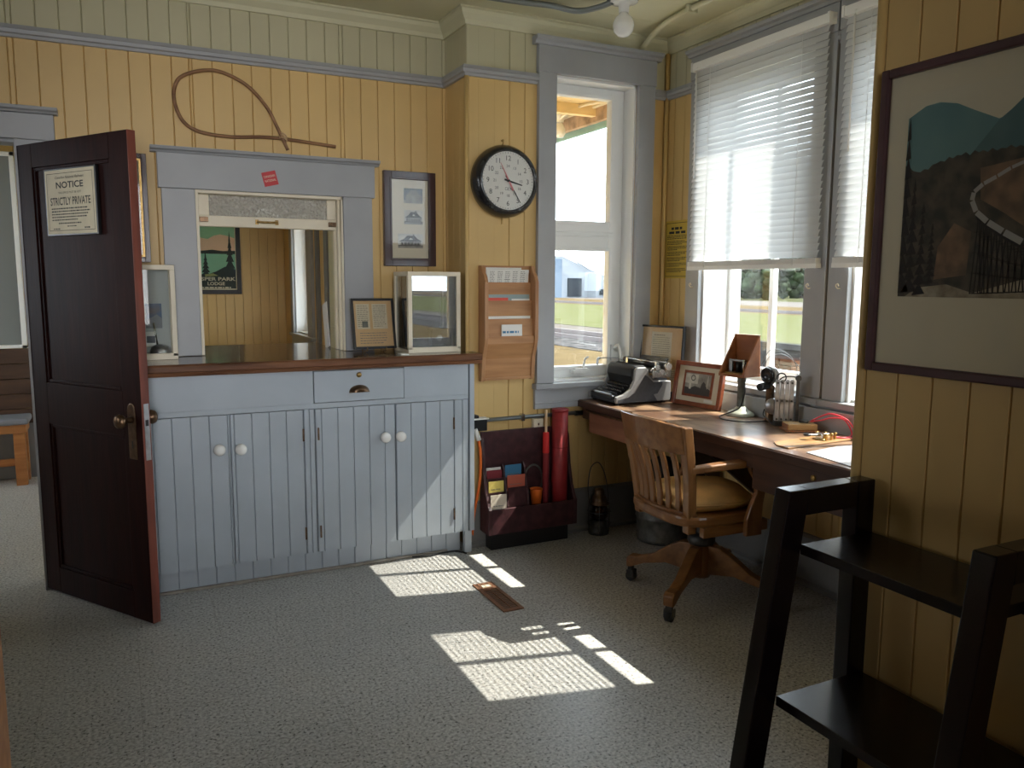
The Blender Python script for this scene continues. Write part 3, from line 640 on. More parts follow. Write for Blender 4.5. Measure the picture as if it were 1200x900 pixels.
# ------------------------------------------------------------------ door on the left
DA = -56.6
d1 = sthing('door_1', 'open dark mahogany panelled door with a notice on it', 'door', (-.365, 4.128, 0), R(DA))
W, Hh, T = .776, 1.995, .036
b = MB()
b.box(0, .115, 0, T, .012, Hh); b.box(W - .12, W - .004, 0, T, .012, Hh); b.box(.115, W - .12, 0, T, .012, .13); b.box(.115, W - .12, 0, T, .79, .975); b.box(.115, W - .12, 0, T, 1.895, Hh)
b.build('stiles_and_rails', DOORM, d1, .002)
for z0, z1 in ((.13, .79), (.975, 1.895)):
    b = MB(); b.box(.115, W - .12, .012, T - .012, z0, z1)
    for (x0, x1, a0, a1) in ((.115, .13, z0, z1), (W - .135, W - .12, z0, z1), (.13, W - .135, z0, z0 + .015), (.13, W - .135, z1 - .015, z1)): b.box(x0, x1, .005, T - .005, a0, a1)
    b.build('panel', DOORM, d1, .003)
b = MB(); b.box(W - .004, W + .0, 0.001, T - .001, .012, Hh); b.build('free_edge', DOORE, d1)
b = MB(); b.box(W - .001, W + .0015, .008, T - .006, .70, .93); b.mat(1); b.box(W + .001, W + .0022, .012, .026, .84, .865); b.build('lock_plate', [DULLM, BLK], d1)
b = MB(); b.box(.685, .735, -.004, 0, .70, .905); b.lathe([(.02, 0), (.026, -.002), (.02, -.004)], (.71, 0, .905), 'y', 16); kp = b.build('key_plate', BRONZE, d1, .003)
b = MB(); b.box(.706, .714, -.0048, -.0042, .745, .775); b.build('keyhole', BLK, kp)
KN = [(0, 0), (.016, 0), (.012, -.012), (.010, -.028), (.024, -.036), (.030, -.048), (.027, -.060), (.014, -.066), (0, -.066)]
MB().lathe(KN, (.71, -.004, .862), 'y').build('knob', BRONZE, d1)
MB().lathe([(r, -h) for r, h in KN], (.71, T + .002, .862), 'y').build('knob', BRONZE, d1)
t = thing('door_notice', 'aged NOTICE STRICTLY PRIVATE paper plaque on the dark door', 'sign', (-.365 + .386 * math.cos(R(DA)), 4.128 + .386 * math.sin(R(DA)), 1.742), R(DA))
# plaque sits on the recessed upper panel, standing a little proud of it
b = MB(); b.box(-.18, .18, -.003, .0115, -.137, .137); b.build('board', BLK, t, .002)
b = MB(); b.m = frame((0, -.0035, 0), (1, 0, 0), (0, 0, 1)); b.rect(-.172, .172, -.130, .130)
b.mat(1)
for q in (.160,):
    b.rect(-q, q, .115, .117, .0006); b.rect(-q, q, -.117, -.115, .0006); b.rect(-q, -q + .002, -.117, .117, .0006); b.rect(q - .002, q, -.117, .117, .0006)
b.text('Canadian National Railways', 0, .094, .016, width=.20, shear=.3); b.text('NOTICE', 0, .056, .036, width=.19, bold=.02); b.text('THIS OFFICE MUST BE KEPT', 0, .033, .012, width=.16)
b.text('STRICTLY PRIVATE', 0, -.012, .044, width=.28, bold=.012); b.rows(-.135, .135, -.024, 5, .0115, .005, ragged=.4); b.rows(-.09, .09, -.084, 1, .01, .005); b.rows(-.03, .04, -.097, 1, .01, .004); b.rows(-.13, -.08, -.107, 1, .01, .004); b.rows(.09, .135, -.104, 1, .01, .006)
b.build('notice_sheet', [OLDP, INK], t)

# ------------------------------------------------------------------ pictures on the walls
def picture(name, label, cat, M, u0, u1, v0, v1, fw, d, fm, mount=None, glassm=PICG, w0=.001):
    t = thing(name, label, cat, M @ Vector(((u0 + u1) / 2, (v0 + v1) / 2, w0))); o = t.location
    def B():
        b = MB(o); b.m = M; return b
    b = B()
    def mem(p, q, n):   # a profiled frame member
        pass
    for (a0, a1, c0, c1) in ((u0, u0 + fw, v0, v1), (u1 - fw, u1, v0, v1), (u0 + fw, u1 - fw, v0, v0 + fw), (u0 + fw, u1 - fw, v1 - fw, v1)):
        b.box(a0, a1, c0, c1, w0, d)
    k = fw * .25
    for (a0, a1, c0, c1) in ((u0 + fw - k, u0 + fw, v0 + fw - k, v1 - fw + k), (u1 - fw, u1 - fw + k, v0 + fw - k, v1 - fw + k), (u0 + fw, u1 - fw, v0 + fw - k, v0 + fw), (u0 + fw, u1 - fw, v1 - fw, v1 - fw + k)):
        b.box(a0, a1, c0, c1, d, d + .004)
    b.build('frame', fm, t, .003)
    if mount:
        b = B(); b.box(u0 + fw * .8, u1 - fw * .8, v0 + fw * .8, v1 - fw * .8, w0, d - .010); b.build('mount', mount, t)
    if glassm:
        b = B(); b.box(u0 + fw * .9, u1 - fw * .9, v0 + fw * .9, v1 - fw * .9, d - .006, d - .004); b.build('glass', glassm, t)
    return t, B
t, Bp = picture('station_photo_frame', 'dark mahogany frame holding three small station photos in a column', 'picture frame', FA, 1.274, 1.562, 1.504, 1.998, .042, .03, MAH, MATB)
for i, (v0, v1, a0, a1) in enumerate(((1.835, 1.912, 1.385, 1.49), (1.725, 1.80, 1.385, 1.49), (1.60, 1.675, 1.35, 1.49))):
    b = Bp(); b.rect(a0, a1, v0, v1, .0205); b.mat(1)
    h = v1 - v0; w_ = a1 - a0
    b.poly([(a0 + w_ * .04, v0 + h * .46, .0208), (a1 - w_ * .03, v0 + h * .46, .0208), (a0 + w_ * .78, v0 + h * .66, .0208), (a0 + w_ * .66, v0 + h * .86, .0208), (a0 + w_ * .36, v0 + h * .86, .0208), (a0 + w_ * .24, v0 + h * .64, .0208)])
    b.rect(a0 + w_ * .60, a0 + w_ * .65, v0 + h * .84, v0 + h * .96, .0208); b.mat(2); b.rect(a0 + w_ * .1, a1 - w_ * .09, v0 + h * .2, v0 + h * .46, .0208); b.rect(a0, a1, v0, v0 + h * .16, .0209); b.mat(1)
    for k in range(6): b.rect(a0 + w_ * (.14 + k * .13), a0 + w_ * (.19 + k * .13), v0 + h * .22, v0 + h * .40, .0211)
    b.rect(a0, a1, v0 + h * .15, v0 + h * .2, .0209); b.mat(0); b.poly([(a0 + w_ * .42, v0 + h * .58, .0211), (a0 + w_ * .60, v0 + h * .58, .0211), (a0 + w_ * .51, v0 + h * .74, .0211)])
    b.build('station_photo', [PHL if i != 0 else STONE, PHD if i != 0 else PHM, PHM], t)
t, Bp = picture('wood_frame', 'narrow dark framed picture half hidden behind the open door', 'picture frame', FA, -.06, .148, 1.506, 1.998, .024, .028, MAH, MATB)
b = Bp()
for q in ((-.036, .124, 1.53, 1.539), (-.036, .124, 1.965, 1.974), (-.036, -.027, 1.539, 1.965), (.115, .124, 1.539, 1.965)): b.box(q[0], q[1], q[2], q[3], .018, .027)
b.build('gilt_slip', BRASS, t)
# poster in the waiting room
FP = frame((0, 8.9, 0), (1, 0, 0), (0, 0, 1))
t, Bp = picture('travel_poster', 'black framed green lake and mountain poster on the far waiting room wall', 'poster', FP, .56, 1.178, 1.285, 2.02, .045, .03, BLK, mat('poster green sky', (.30, .58, .34), .6))
b = Bp(); x0, x1, y0, y1 = .605, 1.133, 1.33, 1.975; w = .0205
mt = mat('poster peach mountain', (.85, .60, .40), .6); lk = mat('poster lake green', (.28, .60, .40), .6); dk = mat('poster dark forest', (.015, .035, .035), .6); cr_ = mat('poster cream lettering', (.72, .68, .50), .6); ol_ = mat('poster olive bank', (.36, .38, .15), .6)
b.mat(0); b.poly([(x0, 1.73, w), (x1, 1.73, w), (x1, 1.86, w), (1.06, 1.885, w), (.98, 1.90, w), (.92, 1.885, w), (.86, 1.85, w), (.80, 1.86, w), (.72, 1.90, w), (.65, 1.86, w), (x0, 1.88, w)])
b.mat(1); b.rect(x0, x1, 1.46, 1.72, w + .0002); b.mat(2); b.poly([(x0, 1.70, w + .0004), (x1, 1.70, w + .0004), (x1, 1.735, w + .0004), (1.0, 1.73, w + .0004), (.9, 1.742, w + .0004), (.8, 1.73, w + .0004), (x0, 1.74, w + .0004)])
def fir(b, cx, z0, h, wd, w): 
    for k in range(6):
        f = k / 6; b.poly([(cx - wd * (1 - f), z0 + h * f, w), (cx + wd * (1 - f), z0 + h * f, w), (cx, z0 + h * (f + .26), w)])
fir(b, 1.07, 1.48, .42, .06, w + .0006); fir(b, .83, 1.47, .24, .05, w + .0006); fir(b, .66, 1.47, .3, .06, w + .0006)
b.mat(2); b.poly([(x0, y0, w + .0005), (x1, y0, w + .0005), (x1, 1.54, w + .0005), (1.02, 1.57, w + .0005), (.93, 1.52, w + .0005), (.85, 1.49, w + .0005), (x0, 1.50, w + .0005)])
b.mat(4); b.poly([(.82, 1.49, w + .0008), (.90, 1.50, w + .0008), (.95, 1.475, w + .0008), (.82, 1.465, w + .0008)])
b.mat(3); b.text('JASPER PARK', .915, 1.425, .050, w + .001, width=.41, bold=.025); b.text('LODGE', .925, 1.378, .046, w + .001, width=.17, bold=.025); b.rows(.66, 1.08, 1.36, 1, .02, .014, w + .001, word=.03, ragged=.05)
b.rect(x0, x1, y0, y0 + .012, w + .001); b.rect(x1 - .01, x1, y0, y1, w + .001)
b.build('poster_print', [mt, lk, dk, cr_, ol_], t)
# yellow notice between the windows
t = thing('yellow_notice', 'yellow printed notice card on the wall between the two bay walls', 'sign', (XC - .002, 3.725, 1.608)); o = t.location
b = MB(o); b.m = FC; b.box(-3.822, -3.606, 1.447, 1.772, .001, .006); b.build('card', YELN, t)
b = MB(o); b.m = FC
for r_ in ((-3.815, -3.613, 1.757, 1.760), (-3.815, -3.613, 1.457, 1.460), (-3.815, -3.812, 1.457, 1.76)): b.rect(*r_, .0065)
b.rows(-3.77, -3.66, 1.735, 1, .02, .014, .0065, ragged=.1, word=.03); b.rows(-3.79, -3.64, 1.712, 1, .02, .014, .0065, ragged=.1, word=.04)
for k in range(7): b.rows(-3.805, -3.62, 1.69 - k * .031, 3, .0085, .0045, .0065, ragged=.5)
b.build('printing', INK, t)
# red sticker on the ticket window header
t = thing('red_sticker', 'small tilted red sticker on the header over the ticket window', 'sticker', (.697, YA - .0352, 1.918))
b = MB(); b.m = frame((0, 0, 0), (math.cos(R(14)), 0, math.sin(R(14))), (-math.sin(R(14)), 0, math.cos(R(14)))); b.rect(-.034, .034, -.034, .034, .0006); b.mat(1)
b.text('CANADIAN', 0, .006, .016, .0012, width=.054); b.text('NATIONAL', 0, -.014, .016, .0012, width=.054); b.build('sticker', [RED, CREAM], t)

# wooden hoop above the ticket window
pts = [(.789, 2.062), (.743, 2.164), (.693, 2.26), (.609, 2.351), (.503, 2.398), (.419, 2.400), (.325, 2.366), (.287, 2.316), (.283, 2.24), (.316, 2.159), (.389, 2.117), (.522, 2.106), (.681, 2.117), (.80, 2.115), (1.03, 2.098)]
t = thing('train_order_hoop', 'bent cane train order hoop hanging above the ticket window', 'hoop', (.64, YA - .015, 2.2)); b = MB(t.location)
b.tube([(p[0], YA - .012 - (.012 if i < 3 else 0), p[1]) for i, p in enumerate(pts)], .0085, 10, 8); b.build('cane', wood('bent cane', (.36, .19, .09), (.15, .07, .032), 'x', .5), t)
b = MB(t.location)
for dz in (-.01, 0, .01): b.tube([(.748, YA - .01, 2.13 + dz), (.765, YA - .036, 2.13 + dz), (.785, YA - .03, 2.115 + dz), (.77, YA - .004, 2.112 + dz)], .003, 8, 4)
b.build('twine_lashing', STICK, t)

# clock
ck_ = thing('wall_clock', 'round black rimmed 24 hour wall clock beside the tall window', 'clock', (1.827, YB, 1.937))
MB().lathe([(0, -.001), (.176, -.001), (.184, -.012), (.184, -.04), (.172, -.07), (.160, -.084), (.152, -.088), (.148, -.084), (.147, -.072), (0, -.072)], (0, 0, 0), 'y', 64).build('case', BLKM, ck_)
cf = frame((0, -.0725, 0), (1, 0, 0), (0, 0, 1))
b = MB(); b.m = cf; b.poly([(.147 * math.cos(2 * PI * i / 64), .147 * math.sin(2 * PI * i / 64), 0) for i in range(64)]); dial = b.build('dial', PAPER, ck_)
b = MB(); b.m = cf
for h in range(1, 13):
    a = R(90 - 30 * h); b.text(str(h), .113 * math.cos(a), .113 * math.sin(a) - .012, .035, .0006); b.text(str(h + 12), .074 * math.cos(a), .074 * math.sin(a) - .007, .020, .0006)
for k in range(60):
    a = R(6 * k); c, s_ = math.cos(a), math.sin(a); q = .0009 if k % 5 else .0018
    b.poly([(c * .137 - s_ * q, s_ * .137 + c * q, .0006), (c * .142 - s_ * q, s_ * .142 + c * q, .0006), (c * .142 + s_ * q, s_ * .142 - c * q, .0006), (c * .137 + s_ * q, s_ * .137 - c * q, .0006)])
b.text('CN', .012, -.048, .02, .0006); b.rect(-.016, -.001, -.047, -.0455, .0006); b.rect(-.016, -.001, -.035, -.0335, .0006); b.rect(-.016, -.0145, -.047, -.0335, .0006); b.rect(-.0025, -.001, -.047, -.0335, .0006)
b.build('numerals', INK, dial)
def hand(name, ang, l0, l1, w0, w1, z, m):
    a = R(90 - ang); c, s_ = math.cos(a), math.sin(a); b = MB(); b.m = cf
    b.loft([[(c * l - s_ * q, s_ * l + c * q, z), (c * l + s_ * q, s_ * l - c * q, z), (c * l + s_ * q, s_ * l - c * q, z + .0012), (c * l - s_ * q, s_ * l + c * q, z + .0012)] for l, q in ((l0, w0), (l1, w1))]); b.build(name, m, ck_)
hand('hour_hand', 104, -.022, .082, .0045, .0028, .004, INK); hand('minute_hand', 148, -.03, .128, .0035, .0018, .007, INK); hand('second_hand', 332, -.055, .10, .0055, .0008, .010, mat('pale red hand', (.62, .20, .22), .4))
b = MB(); b.m = cf; b.cyl((0, 0, 0), (0, 0, .013), .006); b.build('hub', INK, ck_)
MB().cyl((0, -.0845, 0), (0, -.083, 0), .148, n=48).build('glass', PICG, ck_)
b = MB(); b.tube([(0.0, -.006, .186), (.0, -.012, .20), (.0, -.006, .21), (0, -.002, .213)], .003); b.cyl((0, -.002, .21), (0, -.012, .21), .006); b.build('hanging_hook', BRASS, ck_)
MB().box(-.004, .004, -.006, -.001, -.215, -.185).build('lower_clip', BRASS, ck_)

# ------------------------------------------------------------------ brochure rack
rk = thing('brochure_rack', 'honey oak wall rack holding brochures under the clock', 'rack', (1.847, YB, .9)); off = rk.location
def B(): return MB(off)
prof = [(3.848, .90), (3.815, .90), (3.806, .93), (3.795, 1.03), (3.768, 1.10), (3.762, 1.13), (3.762, 1.42), (3.775, 1.45), (3.80, 1.475), (3.815, 1.507), (3.848, 1.507)]
for x in (1.69, 1.983):
    b = B(); b.prism(prof, 'yz', x, x + .022); b.build('side_panel', RACKS, rk, .004)
b = B(); b.box(1.712, 1.983, 3.838, 3.848, .905, 1.50); b.box(1.712, 1.983, 3.81, 3.838, .905, .918); b.box(1.712, 1.983, 3.834, 3.838, 1.47, 1.507); b.build('back_panel', RACKW, rk)
for i, (z0, z1, y) in enumerate(((1.335, 1.42, 3.816), (1.24, 1.325, 3.802), (1.15, 1.23, 3.788), (.915, 1.14, 3.774))):
    b = B()
    if i < 3: b.box(1.712, 1.983, y, y + .005, z0 - .03, z1)
    else: b.prism([(3.774, 1.14), (3.774, 1.10), (3.804, 1.02), (3.815, .918), (3.821, .918), (3.810, 1.02), (3.779, 1.10), (3.779, 1.14)], 'yz', 1.712, 1.983)
    b.build('pocket_front', RACKW, rk, .001)
def leaflet(label, x0, x1, z0, z1, y, m, lean=.012, name='brochure', rows=None, ink=None, extra=None):
    t = thing(name, label, 'brochure', ((x0 + x1) / 2, y, z0), 0, None, (R(-lean * 300), 0, 0)); w, h = x1 - x0, z1 - z0
    MB().box(-w / 2, w / 2, -.0012, .0012, 0, h).build('sheet', m, t)
    b = MB(); b.m = frame((0, -.0014, 0), (1, 0, 0), (0, 0, 1))
    if rows: rows(b, w, h); b.build('printing', ink or INKG, t)
    return t
def r_list(b, w, h):
    for k in range(5): b.rows(-w * .42 + k * w * .18, -w * .42 + k * w * .18 + w * .12, h * .92, 9, .008, .0028, .0003, ragged=.6)
    b.rect(-w * .08, w * .06, h * .55, h * .57, .0003)
leaflet('white schedule sheet leaning forward in the top rack pocket', 1.722, 1.968, 1.37, 1.488, 3.829, PAPER, -.03, rows=r_list)
leaflet('white sheet behind the schedule in the top rack pocket', 1.728, 1.935, 1.37, 1.497, 3.834, PAPER, 0)
leaflet('grey teal booklet in the second rack pocket', 1.735, 1.972, 1.27, 1.357, 3.8125, TEALC, 0)
leaflet('coral red booklet in the second rack pocket', 1.722, 1.845, 1.27, 1.340, 3.8092, CORAL, 0, rows=lambda b, w, h: b.rows(-.035, .035, h - .018, 1, .01, .007, .0003), ink=PAPER)
leaflet('white leaflet beside the red booklet in the second pocket', 1.866, 1.972, 1.27, 1.334, 3.8092, PAPER, 0)
leaflet('wide white leaflet in the third rack pocket', 1.722, 1.97, 1.17, 1.244, 3.796, PAPER, 0)
leaflet('small photo card with blue writing in the lowest pocket', 1.795, 1.915, 1.10, 1.200, 3.782, PAPER, 0, rows=lambda b, w, h: b.rows(-.054, .05, .066, 1, .01, .011, .0003, word=.02), ink=BLUEC, name='photo_card')

# ------------------------------------------------------------------ conduit, power strip, cord
t = tag(MB().tube([(1.68, 3.836, .690), (2.28, 3.836, .692)], .011, 12, 1).build('wall_conduit', CONDG), 'grey conduit running along the wall above the oxblood box', 'conduit')
b = MB(); b.tube([(2.28, 3.835, .69), (2.37, 3.835, .688), (2.5, 3.835, .69)], .014, 12, 4); tag(b.build('black_conduit', BLK), 'black conduit end passing behind the desk corner', 'conduit')
b = MB(); b.box(1.935, 1.955, 3.82, 3.85, .672, .71); b.cyl((1.945, 3.815, .705), (1.945, 3.85, .705), .006); tag(b.build('conduit_clip', STEEL), 'steel clip holding the grey conduit', 'clip')
t = thing('outlet_box', 'cream electrical outlet box below the grey conduit', 'outlet', (2.04, YB, .648)); MB().box(-.03, .03, -.03, 0, -.03, .03).build('box', CREAM, t, .004); MB().box(-.004, .004, -.031, -.03, -.006, .006).build('screw', STEEL, t)
t = thing('power_strip', 'black power outlet block beside the cabinet end', 'outlet', (1.69, YB, .69)); MB().box(-.052, .03, -.055, -.012, -.05, .012).box(-.052, -.015, -.05, 0, -.03, .035).build('housing', BLK, t, .004); MB().box(-.05, .038, -.062, -.008, .012, .019).build('top_cover', PAPER, t, .002)
t = thing('extension_cord', 'orange extension cord hanging beside the cabinet', 'cord', (1.69, 3.79, .63)); o = t.location
MB(o).tube([(1.666, 3.79, .60), (1.674, 3.785, .54), (1.676, 3.785, .47), (1.672, 3.785, .38), (1.658, 3.785, .30), (1.645, 3.80, .2), (1.65, 3.835, .08), (1.66, 3.838, .009)], .0075, 10, 6).build('cable', ORNG, t)
MB(o).cyl((1.648, 3.79, .655), (1.668, 3.79, .595), .011, .014, 12).build('plug', PAPER, t)
tag(MB().tube([(1.30, 3.812, .006), (1.38, 3.79, .007), (1.46, 3.80, .007), (1.53, 3.80, .007), (1.56, 3.77, .007), (1.575, 3.74, .007)], .0045, 8, 6).build('floor_cable', RUB), 'thin black cable lying along the cabinet toe kick', 'cable')

# ------------------------------------------------------------------ oxblood flag box
tk = thing('flag_box', 'oxblood painted wooden box with tall back and card pockets against the wall', 'box', (1.955, 3.76, 0)); off = tk.location
b = B(); b.box(1.69, 2.222, 3.808, 3.825, .095, .632); b.build('back_board', TRUNK, tk, .002)
sp = [(3.808, .60), (3.797, .58), (3.775, .42), (3.745, .31), (3.715, .25), (3.70, .232), (3.70, .095), (3.808, .095)]
for x in (1.686, 2.204):
    b = B(); b.prism(sp, 'yz', x, x + .018); b.build('side_board', TRUNK, tk, .002)
b = B(); b.box(1.704, 2.204, 3.70, 3.714, .095, .232); b.build('front_board', TRUNK, tk, .003)
b = B(); b.box(1.704, 2.204, 3.714, 3.808, .095, .112); b.build('floor_board', TRUNK, tk)
dp = [(3.806, .452), (3.79, .456), (3.768, .43), (3.748, .36), (3.728, .285), (3.7145, .24), (3.7145, .113), (3.806, .113)]
for x in (1.80, 1.925):
    b = B(); b.prism(dp, 'yz', x, x + .01); b.build('divider', TRUNK, tk, .002)
for y, z in ((3.762, .385), (3.738, .315)):
    for x0, x1 in ((1.705, 1.80), (1.81, 1.925)):
        b = B(); b.box(x0, x1, y, y + .006, .113, z); b.build('pocket_slat', TRUNK, tk)
b = B(); b.box(1.812, 1.923, 3.726, 3.731, .113, .335); b.build('pocket_slat', TRUNK, tk)
b = B(); b.box(1.72, 2.19, 3.745, 3.815, 0, .095); b.build('shadow_plinth', BLK, tk)  # added black block, carries the box and stands for the shadow beneath it
def card(label, x0, x1, y, z0, z1, m, name='index_card'):
    t = thing(name, label, 'card', ((x0 + x1) / 2, y, z0)); w, h = x1 - x0, z1 - z0
    MB().box(-w / 2, w / 2, -.002, .002, 0, h).build('card', m, t)
    b = MB(); b.m = frame((0, -.0022, 0), (1, 0, 0), (0, 0, 1)); b.rows(-w * .35, w * .35, h * .5, 1, .01, .004, .0003); b.build('printing', INKG, t)
card('maroon card in the back left pocket of the oxblood box', 1.707, 1.795, 3.774, .34, .428, MARC); card('pale card behind the maroon card', 1.708, 1.793, 3.784, .34, .440, PAPER); card('blue card in the back right pocket of the oxblood box', 1.815, 1.912, 3.776, .35, .448, BLUEC)
card('yellow card in the middle left pocket of the oxblood box', 1.707, 1.795, 3.750, .29, .373, YELC); card('salmon red card in the middle right pocket of the oxblood box', 1.817, 1.922, 3.752, .30, .396, ORC)
card('cream card in the front left pocket of the oxblood box', 1.706, 1.798, 3.722, .19, .306, CRC)
t = thing('orange_cup', 'orange plastic cup standing in the oxblood box', 'cup', (1.995, 3.757, .1125)); MB().cyl((0, 0, 0), (0, 0, .09), .022, .022, 16).build('riser', TRUNK, t); MB().lathe([(0, .09), (.025, .09), (.034, .19), (.036, .193), (.032, .193), (.024, .095), (0, .095)]).build('cup', ORNG, t)
t = tag(MB().tube([(.055 * math.cos(a / 14 * 2 * PI), 0.004 * math.sin(a / 14 * 2 * PI), .08 * math.sin(a / 14 * 2 * PI)) for a in range(14)], 0.005, 8, 3, True).build('cable_coil', GRND, None, 0, 2, (2.0, 3.800, .347)), 'black wire loop behind the orange cup', 'coil')
t = thing('red_tube', 'tall crimson canvas map tube standing in the oxblood box', 'tube', (2.142, 3.7615, .1125)); b = MB(); b.cyl((0, 0, 0), (0, 0, .61), .044, .044, 32); b.build('tube', REDT, t)
MB().cyl((0, 0, .61), (0, 0, .623), .046, .046, 32).build('cap', REDT, t)
b = MB(); b.cyl((0, 0, .41), (0, 0, .414), .0447, .0447, 32); b.build('seam', REDD, t)
t = thing('signal_flag', 'rolled red signal flag on a pale stick in the oxblood box', 'flag', (2.055, 3.762, .1125)); MB().cyl((0, 0, 0), (0, 0, .622), .0075, .0075, 12).build('stick', STICK, t)
MB().lathe([(.009, .06), (.015, .07), (.017, .2), (.017, .38), (.017, .385)]).build('dark_roll', REDD, t); MB().lathe([(.017, .385), (.018, .39), (.017, .497), (.009, .50)]).build('bright_roll', REDF, t)

# lantern and bucket
ln = thing('railway_lantern', 'old wire caged railway lantern on the floor under the desk corner', 'lantern', (2.40, 3.755, 0))
MB().lathe([(.0, 0), (.058, 0), (.06, .02), (.05, .03), (.045, .06), (.045, .075), (.03, .08), (0, .08)]).build('base', IRON, ln)
MB().lathe([(.032, .08), (.05, .10), (.052, .13), (.045, .16), (.034, .172)], n=24).build('globe', glass('red brown lantern glass', (.35, .14, .10), .12), ln)
MB().lathe([(.0, .262), (.022, .26), (.028, .25), (.028, .225), (.038, .218), (.045, .20), (.045, .19), (.062, .178), (.06, .172), (.034, .172), (0, .172)]).build('hood', BRONZE, ln)
b = MB()
for k in range(6):
    a = PI / 3 * k; c, s_ = math.cos(a), math.sin(a); b.tube([(.058 * c, .058 * s_, .012), (.066 * c, .066 * s_, .05), (.066 * c, .066 * s_, .15), (.058 * c, .058 * s_, .178)], .0022, 6, 3)
for z in (.06, .13): b.tube([(.066 * math.cos(2 * PI * k / 16), .066 * math.sin(2 * PI * k / 16), z) for k in range(16)], .002, 6, 1, True)
b.build('wire_cage', IRON, ln)
MB().tube([(-.06, 0, .17), (-.075, 0, .26), (-.065, 0, .37), (-.035, 0, .41), (0, 0, .405), (.035, 0, .34), (.055, 0, .25), (.06, 0, .18)], .003, 8, 5).build('bail', IRON, ln)
bk = thing('galvanised_can', 'dull galvanised metal waste can under the desk behind the chair', 'can', (2.67, 3.52, 0))
b = MB(); b.lathe([(0, .0), (.14, 0), (.145, .02), (.141, .03), (.148, .13), (.152, .135), (.149, .14), (.158, .34), (.163, .345), (.163, .355), (.155, .355), (.137, .02), (0, .02)], n=40); b.build('body', GALV, bk)
b = MB(); b.tube([(-.16, -.02, .32), (-.185, -.02, .30), (-.18, -.02, .24), (-.155, -.02, .25)], .005, 8, 4); b.build('handle', GALV, bk)
tag(MB().sphere((0, 0, .0), .10, .10, .07, 16, 8).build('dark_bag', mat('dark crumpled bag', (.012, .012, .013), .6, bump=.5, bscale=25), None, 0, 2, (2.67, 3.52, .40)), 'dark crumpled bag bulging from the waste can', 'bag')
# floor register
vt = thing('floor_register', 'coppery metal floor vent lying at the edge of the sun patch', 'vent', (1.48, 3.155, 0)); b = MB()
b.box(-.05, -.032, -.172, .172, 0, .006); b.box(.032, .05, -.172, .172, 0, .006); b.box(-.032, .032, -.172, -.15, 0, .006); b.box(-.032, .032, .085, .172, 0, .006); b.box(-.002, .002, -.15, .085, 0, .005); b.build('frame', VENTM, vt, .0015)
b = MB()
for k in range(14): b.box(-.032, .032, -.146 + k * .0168, -.139 + k * .0168, 0, .0022)
b.build('louvres', VENTM, vt); MB().box(-.032, .032, -.15, .085, 0, .001).build('dark_opening', BLK, vt); MB().box(-.022, .022, .11, .135, .006, .009).build('lever', CREAM, vt)

# ceiling lamp and conduit
lp = thing('ceiling_lamp', 'bare globe bulb in a white porcelain holder on the ceiling', 'lamp', (2.235, 3.36, ZC))
MB().box(-.06, .06, -.06, .06, -.018, 0).build('mounting_box', GRND, lp, .003); MB().lathe([(0, -.018), (.066, -.018), (.066, -.026), (.045, -.032), (.026, -.04), (.024, -.072), (0, -.072)]).build('porcelain_holder', PORC, lp)
MB().lathe([(.018, -.072), (.024, -.082), (.040, -.096), (.050, -.118), (.051, -.135), (.044, -.160), (.026, -.178), (0, -.184)]).build('bulb', PORC, lp)
t = tag(MB().tube([(1.0, 3.64, 2.752), (1.75, 3.60, 2.752), (1.95, 3.57, 2.75), (2.08, 3.54, 2.735), (2.15, 3.46, 2.738), (2.19, 3.385, 2.75)], .014, 12, 6).build('ceiling_cable', CONDG), 'grey armoured cable running to the ceiling lamp', 'cable')
t = thing('cream_conduit', 'cream painted conduit bending down from the ceiling behind the lamp', 'conduit', (2.6, 3.6, 2.74)); o = t.location
MB(o).tube([(2.59, 1.5, 2.752), (2.59, 3.05, 2.752), (2.59, 3.38, 2.752), (2.61, 3.58, 2.742), (2.65, 3.74, 2.722), (2.67, 3.835, 2.70)], .014, 12, 6).build('pipe', CEI, t)
b = MB(o); b.box(2.56, 2.62, 3.29, 3.31, 2.73, 2.77); b.build('strap', CEI, t, .003)

